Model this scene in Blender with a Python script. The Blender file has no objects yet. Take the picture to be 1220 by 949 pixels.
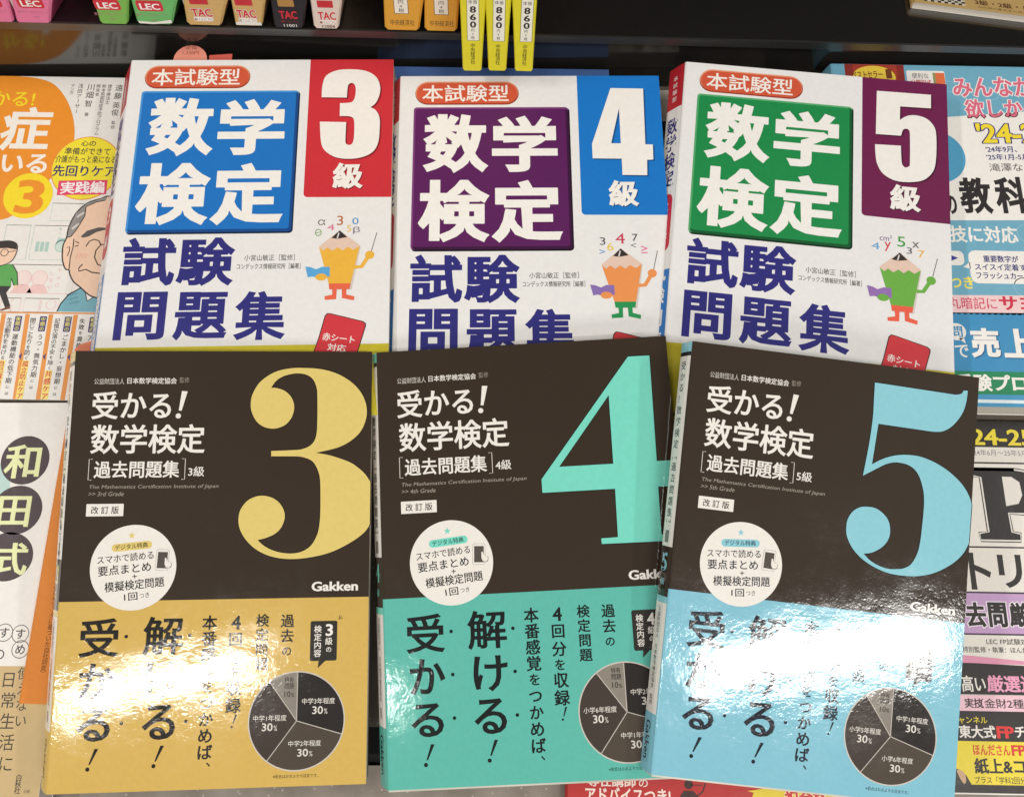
import bpy, math, random
import numpy as np
from mathutils import Matrix, Vector

# ------------------------------------------------------------------ scene, camera, light
S = bpy.context.scene
COL = S.collection
R = math.radians
LIFT = 418.0                      # millimetres from the table up to the lens
MM = 0.001

S.view_settings.view_transform = 'Standard'
S.view_settings.look = 'None'
S.view_settings.exposure = 0.07
S.view_settings.gamma = 1.0

cam_data = bpy.data.cameras.new('camera')
cam_data.sensor_fit = 'HORIZONTAL'
cam_data.sensor_width = 36.0
cam_data.lens = 36.0 * 916.0 / 1220.0
cam_data.clip_start = 0.01
cam_data.clip_end = 50.0
cam = bpy.data.objects.new('camera', cam_data)
COL.objects.link(cam)
cam.location = (0, 0, LIFT * MM)
cam.rotation_euler = (R(14.0), 0, 0)
S.camera = cam

world = bpy.data.worlds.new('World')
S.world = world
world.use_nodes = True
wn = world.node_tree.nodes
wn['Background'].inputs[0].default_value = (1.0, 0.96, 0.91, 1)
wn['Background'].inputs[1].default_value = 0.16


def area_lamp(name, x, y, z, length, width, watts, turn=0.0, colour=(1.0, 0.975, 0.935)):
    d = bpy.data.lights.new(name, 'AREA')
    d.shape = 'RECTANGLE'
    d.size = length * MM
    d.size_y = width * MM
    d.energy = watts
    d.color = colour
    o = bpy.data.objects.new(name, d)
    COL.objects.link(o)
    o.location = (x * MM, y * MM, (z + LIFT) * MM)
    o.rotation_euler = (0, 0, R(turn))
    return o


# two of the shop's ceiling tubes behind the photographer, then three added fill lamps
area_lamp('tube_or_fill_lamp', -862, -785, 1900, 670, 34, 10, turn=9)
area_lamp('tube_or_fill_lamp', 1330, -935, 1900, 950, 170, 26, turn=6)
area_lamp('tube_or_fill_lamp', -2300, 250, 1950, 1200, 160, 40, turn=90)  # fill added on the left, kept out of the covers' reflections
area_lamp('tube_or_fill_lamp', 2600, 500, 1950, 1200, 160, 36, turn=90)  # matching fill added on the right
area_lamp('tube_or_fill_lamp', 100, -2700, 1950, 2400, 1300, 56)  # broad fill added from behind, wide to soften shadow edges

# ------------------------------------------------------------------ materials


def lin(c):
    c = c / 255.0
    return c / 12.92 if c <= 0.04045 else ((c + 0.055) / 1.055) ** 2.4


MATS = {}
FINISH = {  # roughness, coat, coat roughness, fine bump, wave bump
    'laminate': (0.5, 1.0, 0.04, 0.1, 0.19),
    'satin': (0.5, 0.25, 0.3, 0.12, 0.25),
    'plain': (0.75, 0.0, 0.3, 0.1, 0.1),
    'gloss': (0.3, 0.7, 0.12, 0.1, 0.35),
}


def ink(rgb, finish='satin'):
    key = (tuple(rgb), finish)
    if key in MATS:
        return MATS[key]
    rough, coat, crough, fine, wave = FINISH[finish]
    m = bpy.data.materials.new('print_%02x%02x%02x_%s' % (rgb[0], rgb[1], rgb[2], finish))
    m.use_nodes = True
    nt = m.node_tree
    b = nt.nodes['Principled BSDF']
    base = (lin(rgb[0]), lin(rgb[1]), lin(rgb[2]), 1)
    b.inputs['Roughness'].default_value = rough
    b.inputs['Specular IOR Level'].default_value = 0.12 if coat == 1.0 else 0.3
    b.inputs['Coat Weight'].default_value = coat
    b.inputs['Coat Roughness'].default_value = crough
    tc = nt.nodes.new('ShaderNodeTexCoord')
    if coat == 1.0:                           # handled film: finger smears and faint scuffs
        ns = nt.nodes.new('ShaderNodeTexNoise')
        ns.inputs['Scale'].default_value = 38.0
        ns.inputs['Detail'].default_value = 7.0
        ns.inputs['Roughness'].default_value = 0.7
        nt.links.new(tc.outputs['Object'], ns.inputs['Vector'])
        ms = nt.nodes.new('ShaderNodeMapRange')
        ms.inputs['From Min'].default_value = 0.35
        ms.inputs['From Max'].default_value = 0.7
        ms.inputs['To Min'].default_value = crough * 0.8
        ms.inputs['To Max'].default_value = crough * 3.2
        nt.links.new(ns.outputs['Fac'], ms.inputs['Value'])
        nt.links.new(ms.outputs['Result'], b.inputs['Coat Roughness'])
    # a faint mottle of the ink
    n0 = nt.nodes.new('ShaderNodeTexNoise')
    n0.inputs['Scale'].default_value = 420.0
    n0.inputs['Detail'].default_value = 3.0
    nt.links.new(tc.outputs['Object'], n0.inputs['Vector'])
    mix = nt.nodes.new('ShaderNodeMix')
    mix.data_type = 'RGBA'
    mix.inputs[6].default_value = tuple(c * 0.93 for c in base[:3]) + (1,)
    mix.inputs[7].default_value = tuple(min(1, c * 1.05) for c in base[:3]) + (1,)
    nt.links.new(n0.outputs['Fac'], mix.inputs[0])
    nt.links.new(mix.outputs[2], b.inputs['Base Color'])
    # laminate: fine orange peel over slow waves in the card
    n1 = nt.nodes.new('ShaderNodeTexNoise')
    n1.inputs['Scale'].default_value = 1000.0
    n1.inputs['Detail'].default_value = 2.0
    n2 = nt.nodes.new('ShaderNodeTexNoise')
    n2.inputs['Scale'].default_value = 22.0
    n2.inputs['Detail'].default_value = 2.5
    for n in (n1, n2):
        nt.links.new(tc.outputs['Object'], n.inputs['Vector'])
    b1 = nt.nodes.new('ShaderNodeBump')
    b1.inputs['Strength'].default_value = fine
    b1.inputs['Distance'].default_value = 0.00016
    nt.links.new(n1.outputs['Fac'], b1.inputs['Height'])
    b2 = nt.nodes.new('ShaderNodeBump')
    b2.inputs['Strength'].default_value = wave
    b2.inputs['Distance'].default_value = 0.0028
    nt.links.new(n2.outputs['Fac'], b2.inputs['Height'])
    # a middle size of ripple, where the film has lifted in patches
    n3 = nt.nodes.new('ShaderNodeTexNoise')
    n3.inputs['Scale'].default_value = 210.0
    n3.inputs['Detail'].default_value = 4.0
    n3.inputs['Roughness'].default_value = 0.65
    nt.links.new(tc.outputs['Object'], n3.inputs['Vector'])
    b3 = nt.nodes.new('ShaderNodeBump')
    b3.inputs['Strength'].default_value = wave
    b3.inputs['Distance'].default_value = 0.00032
    nt.links.new(n3.outputs['Fac'], b3.inputs['Height'])
    nt.links.new(b1.outputs['Normal'], b3.inputs['Normal'])
    nt.links.new(b3.outputs['Normal'], b2.inputs['Normal'])
    nt.links.new(b2.outputs['Normal'], b.inputs['Normal'])
    if coat:
        nt.links.new(b2.outputs['Normal'], b.inputs['Coat Normal'])
    MATS[key] = m
    return m


def paper_edge(rgb=(222, 214, 200), along=(0, 0, 1)):
    """cut page edges: thin uneven leaf lines stacked along the thickness"""
    key = ('pages', rgb)
    if key in MATS:
        return MATS[key]
    m = bpy.data.materials.new('page_edges')
    m.use_nodes = True
    nt = m.node_tree
    b = nt.nodes['Principled BSDF']
    b.inputs['Roughness'].default_value = 0.9
    tc = nt.nodes.new('ShaderNodeTexCoord')
    mp = nt.nodes.new('ShaderNodeMapping')
    mp.inputs['Scale'].default_value = (12, 12, 5200)
    nt.links.new(tc.outputs['Object'], mp.inputs['Vector'])
    n = nt.nodes.new('ShaderNodeTexNoise')
    n.inputs['Scale'].default_value = 1.0
    n.inputs['Detail'].default_value = 3.0
    nt.links.new(mp.outputs['Vector'], n.inputs['Vector'])
    cr = nt.nodes.new('ShaderNodeValToRGB')
    cr.color_ramp.elements[0].position = 0.3
    cr.color_ramp.elements[1].position = 0.65
    c = (lin(rgb[0]), lin(rgb[1]), lin(rgb[2]))
    cr.color_ramp.elements[0].color = tuple(v * 0.62 for v in c) + (1,)
    cr.color_ramp.elements[1].color = c + (1,)
    nt.links.new(n.outputs['Fac'], cr.inputs['Fac'])
    nt.links.new(cr.outputs['Color'], b.inputs['Base Color'])
    MATS[key] = m
    return m


def shelf_paint():
    """warm grey powder-coated steel with dust and paint specks"""
    m = bpy.data.materials.new('grey_shelf_paint')
    m.use_nodes = True
    nt = m.node_tree
    b = nt.nodes['Principled BSDF']
    b.inputs['Roughness'].default_value = 0.55
    tc = nt.nodes.new('ShaderNodeTexCoord')
    n = nt.nodes.new('ShaderNodeTexNoise')
    n.inputs['Scale'].default_value = 60.0
    n.inputs['Detail'].default_value = 6.0
    v = nt.nodes.new('ShaderNodeTexVoronoi')
    v.inputs['Scale'].default_value = 260.0
    for q in (n, v):
        nt.links.new(tc.outputs['Object'], q.inputs['Vector'])
    cr = nt.nodes.new('ShaderNodeValToRGB')
    cr.color_ramp.elements[0].position = 0.35
    cr.color_ramp.elements[0].color = (0.20, 0.165, 0.13, 1)
    cr.color_ramp.elements[1].position = 0.7
    cr.color_ramp.elements[1].color = (0.29, 0.25, 0.205, 1)
    nt.links.new(n.outputs['Fac'], cr.inputs['Fac'])
    sp = nt.nodes.new('ShaderNodeValToRGB')
    sp.color_ramp.elements[0].position = 0.10
    sp.color_ramp.elements[0].color = (1, 1, 1, 1)
    sp.color_ramp.elements[1].position = 0.16
    sp.color_ramp.elements[1].color = (0, 0, 0, 1)
    nt.links.new(v.outputs['Distance'], sp.inputs['Fac'])
    mix = nt.nodes.new('ShaderNodeMix')
    mix.data_type = 'RGBA'
    nt.links.new(sp.outputs['Color'], mix.inputs[0])
    nt.links.new(cr.outputs['Color'], mix.inputs[6])
    mix.inputs[7].default_value = (0.42, 0.38, 0.33, 1)
    nt.links.new(mix.outputs[2], b.inputs['Base Color'])
    bp = nt.nodes.new('ShaderNodeBump')
    bp.inputs['Strength'].default_value = 0.2
    bp.inputs['Distance'].default_value = 0.0003
    nt.links.new(n.outputs['Fac'], bp.inputs['Height'])
    nt.links.new(bp.outputs['Normal'], b.inputs['Normal'])
    return m


def black_gloss(name, base=(0.016, 0.0145, 0.013), rough=0.1, spec=1.0):
    m = bpy.data.materials.new(name)
    m.use_nodes = True
    nt = m.node_tree
    b = nt.nodes['Principled BSDF']
    b.inputs['Base Color'].default_value = base + (1,)
    b.inputs['Specular IOR Level'].default_value = spec
    b.inputs['IOR'].default_value = 1.6
    tc = nt.nodes.new('ShaderNodeTexCoord')
    n = nt.nodes.new('ShaderNodeTexNoise')
    n.inputs['Scale'].default_value = 35.0
    n.inputs['Detail'].default_value = 6.0
    nt.links.new(tc.outputs['Object'], n.inputs['Vector'])
    mr = nt.nodes.new('ShaderNodeMapRange')
    mr.inputs['To Min'].default_value = rough * 0.6
    mr.inputs['To Max'].default_value = rough * 1.7
    nt.links.new(n.outputs['Fac'], mr.inputs['Value'])
    nt.links.new(mr.outputs['Result'], b.inputs['Roughness'])
    return m


# ------------------------------------------------------------------ object helpers


def link(o, parent=None):
    COL.objects.link(o)
    if parent is not None:
        o.parent = parent
    return o


def thing(name, label, cat, matrix, group=None):
    o = bpy.data.objects.new(name, None)
    o.empty_display_size = 0.02
    COL.objects.link(o)
    o.matrix_world = matrix
    o['label'] = label
    o['category'] = cat
    if group:
        o['group'] = group
    return o


class Page:
    """collects flat printed shapes; u to the right, v down the page (millimetres), laid on a mapping"""

    def __init__(self, mapping, finish='satin'):
        self.map = mapping
        self.finish = finish
        self.v, self.f, self.fm, self.mats = [], [], [], []
        self.rot = None                       # (cu, cv, degrees)

    def mi(self, rgb, finish=None):
        m = rgb if isinstance(rgb, bpy.types.Material) else ink(rgb, finish or self.finish)
        if m not in self.mats:
            self.mats.append(m)
        return self.mats.index(m)

    def put(self, verts2d, faces, rgb, layer):
        b = len(self.v)
        k = self.mi(rgb)
        for (u, v) in verts2d:
            if self.rot:
                cu, cv, a = self.rot
                c, s = math.cos(R(a)), math.sin(R(a))
                du, dv = u - cu, v - cv
                u, v = cu + du * c + dv * s, cv - du * s + dv * c
            self.v.append(self.map(u, v, layer))
        for f in faces:
            self.f.append([b + i for i in f])
            self.fm.append(k)

    def poly(self, P, rgb, layer=1, holes=()):
        if not holes and len(P) <= 4:
            self.put([(p[0], p[1]) for p in P], [list(range(len(P)))], rgb, layer)
            return
        v, f = fill([P] + list(holes))
        self.put(v, f, rgb, layer)

    def rect(self, u0, v0, u1, v1, rgb, layer=1, r=0):
        if r <= 0:
            self.put([(u0, v0), (u1, v0), (u1, v1), (u0, v1)], [[3, 2, 1, 0]], rgb, layer)
        else:
            self.poly(rrect(u0, v0, u1, v1, r), rgb, layer)

    def pill_on_curve(self, u0, v0, u1, v1, r, rgb, layer=1, n=14):
        """rounded upright label laid in narrow strips so that it follows a curved spine"""
        for i in range(n):
            a, b = u0 + (u1 - u0) * i / n, u0 + (u1 - u0) * (i + 1) / n
            h = []
            for u in (a, b):
                d = max(0.0, r - min(u - u0, u1 - u))
                h.append(r - math.sqrt(max(0.0, r * r - d * d)))
            self.put([(a, v0 + h[0]), (b, v0 + h[1]), (b, v1 - h[1]), (a, v1 - h[0])], [[3, 2, 1, 0]], rgb, layer)

    def disc(self, cu, cv, ru, rgb, layer=1, rv=None, n=48):
        rv = rv or ru
        self.put([(cu + ru * math.cos(i * 2 * math.pi / n), cv - rv * math.sin(i * 2 * math.pi / n)) for i in range(n)],
                 [list(range(n))], rgb, layer)

    def ring(self, cu, cv, r0, r1, rgb, layer=1, k=1.0, n=48):
        vs = []
        for i in range(n):
            a = i * 2 * math.pi / n
            vs += [(cu + r0 * math.cos(a), cv - r0 * k * math.sin(a)), (cu + r1 * math.cos(a), cv - r1 * k * math.sin(a))]
        self.put(vs, [[2 * i, 2 * i + 1, (2 * i + 3) % (2 * n), (2 * i + 2) % (2 * n)] for i in range(n)], rgb, layer)

    def line(self, P, w, rgb, layer=1, closed=False):
        P = [(p[0], p[1]) for p in P]
        if closed:
            P = P + [P[0], P[1]]
        L, Rr = [], []
        n = len(P)
        for i in range(n):
            a = P[max(i - 1, 0)]
            c = P[min(i + 1, n - 1)]
            d = Vector((c[0] - a[0], c[1] - a[1]))
            if d.length < 1e-9:
                d = Vector((1, 0))
            d.normalize()
            L.append((P[i][0] - d.y * w / 2, P[i][1] + d.x * w / 2))
            Rr.append((P[i][0] + d.y * w / 2, P[i][1] - d.x * w / 2))
        self.put(L + Rr, [[i, i + 1, n + i + 1, n + i] for i in range(n - 1)], rgb, layer)

    def text(self, s, box, rgb, bold=0.0, layer=2, shear=0.0):
        """one run of writing fitted to a box (u0, v0, u1, v1)"""
        v, f = glyphs(s, bold)
        u0, v0, u1, v1 = box
        self.put([(u0 + x * (u1 - u0) + shear * (y - 0.5) * (v1 - v0), v1 - y * (v1 - v0)) for x, y in v], f, rgb, layer)

    def text_around(self, s, box, rgb, edge_rgb, bold, edge, layer=2):
        """writing with an outline of another colour"""
        self.text_em(s, box, edge_rgb, bold + edge, bold, layer)
        self.text(s, box, rgb, bold, layer + 1)

    def text_em(self, s, box, rgb, bold, ref, layer):
        v, f = glyphs(s, bold, raw=True)
        x0, y0, x1, y1 = bounds(s, ref)
        u0, v0, u1, v1 = box
        su, sv = (u1 - u0) / (x1 - x0), (v1 - v0) / (y1 - y0)
        self.put([(u0 + (x - x0) * su, v1 - (y - y0) * sv) for x, y in v], f, rgb, layer)

    def column(self, s, u, v0, v1, size, rgb, bold=0.0, layer=2, sizes=None, squash=1.0, u_end=None):
        """vertical writing: centres run from v0 to v1"""
        n = len(s)
        for i, ch in enumerate(s):
            if ch == ' ':
                continue
            t = i / max(1, n - 1)
            cv = v0 + (v1 - v0) * t
            cu = u + ((u_end - u) * t if u_end is not None else 0)
            k = size * (sizes.get(i, 1.0) if sizes else 1.0)
            vv, ff = glyphs(ch, bold, raw=True)
            x0, y0, x1, y1 = bounds(ch, bold)
            if ord(ch) < 0x2000:
                cx, cy = (x0 + x1) / 2, (y0 + y1) / 2
                k *= 1.12
            else:
                cx, cy = 0.5, 0.38
            if ch in 'ー（）［］〜・' and ch != '・':
                q = [(cu + (y - cy) * k * squash * (1 if ch != 'ー' else 1), cv + (x - cx) * k) for x, y in vv]
            else:
                q = [(cu + (x - cx) * k * squash, cv - (y - cy) * k) for x, y in vv]
            self.put(q, ff, rgb, layer)

    def build(self, name, parent):
        me = bpy.data.meshes.new(name)
        me.from_pydata(self.v, [], self.f)
        for m in self.mats:
            me.materials.append(m)
        me.polygons.foreach_set('material_index', self.fm)
        me.update()
        return link(bpy.data.objects.new(name, me), parent)


def fill(loops):
    """triangulate closed outlines with holes; returns 2-D points and faces"""
    c = bpy.data.curves.new('fill', 'CURVE')
    c.dimensions = '2D'
    c.fill_mode = 'FRONT'
    for P in loops:
        sp = c.splines.new('POLY')
        sp.points.add(len(P) - 1)
        for i, p in enumerate(P):
            sp.points[i].co = (p[0], p[1], 0, 1)
        sp.use_cyclic_u = True
    o = bpy.data.objects.new('fill', c)
    me = bpy.data.meshes.new_from_object(o)
    v = [(q.co.x, q.co.y) for q in me.vertices]
    f = [list(p.vertices) for p in me.polygons]
    bpy.data.objects.remove(o)
    bpy.data.curves.remove(c)
    bpy.data.meshes.remove(me)
    return v, f


GLYPHS = {}


def outlines(s):
    """closed outlines of a run of writing, in ems"""
    c = bpy.data.curves.new('writing', 'FONT')
    c.body = s
    c.size = 1.0
    c.resolution_u = 3
    c.fill_mode = 'NONE'
    o = bpy.data.objects.new('writing', c)
    me = bpy.data.meshes.new_from_object(o)
    co = [(q.co.x, q.co.y) for q in me.vertices]
    nxt = {}
    for e in me.edges:
        a, b = e.vertices
        nxt.setdefault(a, []).append(b)
        nxt.setdefault(b, []).append(a)
    order = [tuple(e.vertices) for e in me.edges]
    bpy.data.objects.remove(o)
    bpy.data.curves.remove(c)
    bpy.data.meshes.remove(me)
    loops, seen = [], set()
    for a, b in order:
        if a in seen:
            continue
        loop = [a]
        seen.add(a)
        cur = b
        while cur != a and cur not in seen:
            loop.append(cur)
            seen.add(cur)
            n = [q for q in nxt[cur] if q != loop[-2]]
            cur = n[0] if n else a
        if len(loop) > 2:
            loops.append([co[i] for i in loop])
    return loops


def mitred(loop, bx, by, sgn):
    """the outline pushed outwards with square corners"""
    k = bx / by
    P = [(x, y * k) for x, y in loop]
    P = [p for i, p in enumerate(P) if math.dist(p, P[i - 1]) > 1e-5]
    n = len(P)
    out = []
    for i in range(n):
        a, p, c = P[i - 1], P[i], P[(i + 1) % n]
        d0 = ((p[0] - a[0]) / math.dist(p, a), (p[1] - a[1]) / math.dist(p, a))
        d1 = ((c[0] - p[0]) / math.dist(p, c), (c[1] - p[1]) / math.dist(p, c))
        n0, n1 = (d0[1] * sgn, -d0[0] * sgn), (d1[1] * sgn, -d1[0] * sgn)
        m = (n0[0] + n1[0], n0[1] + n1[1])
        q = m[0] * m[0] + m[1] * m[1]
        if q < 0.4:                       # a needle tip: cut it square
            for nn, dd, s_ in ((n0, d0, 1), (n1, d1, -1)):
                out.append((p[0] + (nn[0] + dd[0] * s_) * bx, (p[1] + (nn[1] + dd[1] * s_) * bx) / k))
        else:
            f = min(2.0 / q, 1.6)
            out.append((p[0] + m[0] * f * bx, (p[1] + m[1] * f * bx) / k))
    return out


def thicken(loops, grow, step):
    """grow outlines: push every edge out, then keep one clean line round the union"""
    area = [sum(L[i - 1][0] * L[i][1] - L[i][0] * L[i - 1][1] for i in range(len(L))) for L in loops]
    sgn = 1 if max(area, key=abs) > 0 else -1
    loops = [mitred(L, grow, grow * 0.68, sgn) for L in loops]
    A = np.array([p for L in loops for p in L])
    B = np.array([L[(i + 1) % len(L)] for L in loops for i in range(len(L))])
    pad = 3 * step
    x0, y0 = A.min(0) - pad
    x1, y1 = A.max(0) + pad
    nx, ny = int((x1 - x0) / step) + 2, int((y1 - y0) / step) + 2
    gx, gy = x0 + np.arange(nx) * step, y0 + np.arange(ny) * step
    X, Y = np.meshgrid(gx, gy)
    X, Y = X.ravel(), Y.ravel()
    best = np.full(X.shape, 1e9)
    wind = np.zeros(X.shape, np.int32)
    for (ax, ay), (bx, by) in zip(A, B):
        dx, dy = bx - ax, by - ay
        l2 = dx * dx + dy * dy
        if l2 < 1e-14:
            continue
        near = (X > min(ax, bx) - pad) & (X < max(ax, bx) + pad) & (Y > min(ay, by) - pad) & (Y < max(ay, by) + pad)
        xn, yn = X[near] - ax, Y[near] - ay
        t = np.clip((xn * dx + yn * dy) / l2, 0, 1)
        best[near] = np.minimum(best[near], (xn - t * dx) ** 2 + (yn - t * dy) ** 2)
        row = ((Y >= ay) != (Y >= by))
        if dy:
            xr = ax + (Y[row] - ay) * dx / dy
            wind[row] += np.where(xr > X[row], 1 if by > ay else -1, 0)
    sd = np.sqrt(np.minimum(best, pad * pad)).reshape(ny, nx)
    sd = np.where(wind.reshape(ny, nx) * sgn > 0, sd, -sd)
    sd = np.where(np.abs(sd) < 1e-6, 1e-6, sd)
    inside = sd > 0
    seg = {}

    def cut(i, j, k):
        if k == 0:
            a, b = sd[j, i], sd[j, i + 1]
            return (i + a / (a - b), j)
        a, b = sd[j, i], sd[j + 1, i]
        return (i, j + a / (a - b))
    code = inside[:-1, :-1] * 1 + inside[:-1, 1:] * 2 + inside[1:, 1:] * 4 + inside[1:, :-1] * 8
    tab = {1: [(3, 0)], 2: [(0, 1)], 3: [(3, 1)], 4: [(1, 2)], 6: [(0, 2)], 7: [(3, 2)], 8: [(2, 3)], 9: [(2, 0)], 11: [(2, 1)], 12: [(1, 3)], 13: [(1, 0)], 14: [(0, 3)],
           5: [(3, 0), (1, 2)], 10: [(0, 1), (2, 3)]}
    for j, i in zip(*np.nonzero((code > 0) & (code < 15))):
        for e0, e1 in tab[int(code[j, i])]:
            ids = []
            for e in (e0, e1):
                ids.append({0: (i, j, 0), 1: (i + 1, j, 1), 2: (i, j + 1, 0), 3: (i, j, 1)}[e])
            seg[ids[0]] = ids[1]
    out = []
    while seg:
        a = next(iter(seg))
        loop = [a]
        cur = seg.pop(a)
        while cur != a and cur in seg:
            loop.append(cur)
            cur = seg.pop(cur)
        P = [cut(int(q[0]), int(q[1]), q[2]) for q in loop]
        P = simplify([(x0 + p[0] * step, y0 + p[1] * step) for p in P], step * 0.10)
        if len(P) > 2:
            out.append(P)
    return out


def simplify(P, tol):
    n = len(P)
    if n < 8:
        return P
    far = max(range(n), key=lambda i: (P[i][0] - P[0][0]) ** 2 + (P[i][1] - P[0][1]) ** 2)
    keep = {0, far}
    todo = [(0, far), (far, n)]
    arr = np.array(P + [P[0]])
    while todo:
        a, b = todo.pop()
        if b - a < 2:
            continue
        p, q = arr[a], arr[b]
        d = q - p
        ln = math.hypot(*d) or 1e-9
        m = arr[a + 1:b] - p
        dist = np.abs(m[:, 0] * d[1] - m[:, 1] * d[0]) / ln
        i = int(dist.argmax())
        if dist[i] > tol:
            keep.add(a + 1 + i)
            todo += [(a, a + 1 + i), (a + 1 + i, b)]
    return [P[i] for i in sorted(k for k in keep if k < n)]


def raw_glyphs(s, bold, fine=True):
    k = (s, round(bold, 4), fine)
    if k in GLYPHS:
        return GLYPHS[k]
    loops = outlines(s)
    if bold > 0.0005 and loops:
        # letters whose outlines overlap sideways are grown together
        spans = sorted((min(p[0] for p in L), max(p[0] for p in L), i) for i, L in enumerate(loops))
        groups, end = [], -1e9
        for a, b, i in spans:
            if a > end + 2 * bold + 0.01:
                groups.append([])
            groups[-1].append(loops[i])
            end = max(end, b) if a <= end + 2 * bold + 0.01 else b
        step = 1 / 130 if bold >= 0.024 else 1 / 84
        loops = [q for g in groups for q in thicken(g, bold, step)]
    v, f = fill(loops) if loops else ([], [])
    xs = [p[0] for p in v] or [0, 1]
    ys = [p[1] for p in v] or [0, 1]
    GLYPHS[k] = (v, f, (min(xs), min(ys), max(xs), max(ys)))
    return GLYPHS[k]


def bounds(s, bold):
    return raw_glyphs(s, bold)[2]


def glyphs(s, bold, raw=False):
    v, f, (x0, y0, x1, y1) = raw_glyphs(s, bold)
    if raw:
        return v, f
    return [((x - x0) / max(1e-6, x1 - x0), (y - y0) / max(1e-6, y1 - y0)) for x, y in v], f


def rrect(u0, v0, u1, v1, r, n=6, corners=(1, 1, 1, 1)):
    P = []
    for (cu, cv, a0, on) in ((u1 - r, v0 + r, 90, corners[1]), (u0 + r, v0 + r, 180, corners[0]),
                             (u0 + r, v1 - r, 270, corners[3]), (u1 - r, v1 - r, 0, corners[2])):
        if on:
            for i in range(n + 1):
                a = R(a0 - 90 + 90 * i / n) if a0 == 90 else R(a0 - 90 + 90 * i / n)
                P.append((cu + r * math.cos(a), cv - r * math.sin(a)))
        else:
            P.append((u1 if cu > (u0 + u1) / 2 else u0, v0 if cv < (v0 + v1) / 2 else v1))
    return P


def smooth_loop(P, n=5):
    """closed Catmull-Rom through points; a third value 1 marks a sharp corner"""
    out = []
    m = len(P)
    for i in range(m):
        p0, p1, p2, p3 = P[(i - 1) % m], P[i], P[(i + 1) % m], P[(i + 2) % m]
        a = p1 if len(p1) > 2 else p0
        d = p2 if len(p2) > 2 else p3
        if len(p1) > 2 and len(p2) > 2:
            out.append((p1[0], p1[1]))
            continue
        for k in range(n):
            t = k / n
            q = []
            for c in (0, 1):
                q.append(0.5 * (2 * p1[c] + (p2[c] - a[c]) * t + (2 * a[c] - 5 * p1[c] + 4 * p2[c] - d[c]) * t * t
                                + (3 * p1[c] - a[c] - 3 * p2[c] + d[c]) * t ** 3))
            out.append(tuple(q))
    return out


def offset_loop(P, du, dv):
    return [(p[0] + du, p[1] + dv) for p in P]


def frame_matrix(fr, u, v, w):
    """world matrix of a book whose base centre lies at page point (u, v), w mm under its face"""
    (ex, ey, ez), o = fr
    ex, ey, ez, o = Vector(ex), Vector(ey), Vector(ez), Vector(o)
    ex.normalize()
    ez = (ez - ex * ez.dot(ex)).normalized()
    ey = ez.cross(ex)
    p = o + ex * u - ey * v + ez * w
    m = Matrix((ex, ey, ez)).transposed().to_4x4()
    m.translation = Vector((p.x * MM, p.y * MM, (p.z + LIFT) * MM))
    return m


def mesh_object(name, verts, faces, mats, fmats, parent, smooth=False):
    me = bpy.data.meshes.new(name)
    me.from_pydata(verts, [], faces)
    for m in mats:
        me.materials.append(m)
    me.polygons.foreach_set('material_index', fmats)
    if smooth:
        me.polygons.foreach_set('use_smooth', [True] * len(faces))
    me.update()
    return link(bpy.data.objects.new(name, me), parent)


def prism(profile, v0, v1, put, caps=True):
    """extrude a closed profile of (u, w) points from v0 to v1"""
    n = len(profile)
    V = [put(u, v0, w) for u, w in profile] + [put(u, v1, w) for u, w in profile]
    F = [[i, (i + 1) % n, n + (i + 1) % n, n + i] for i in range(n)]
    if caps:
        F += [list(range(n))[::-1], [n + i for i in range(n)]]
    return V, F


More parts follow.
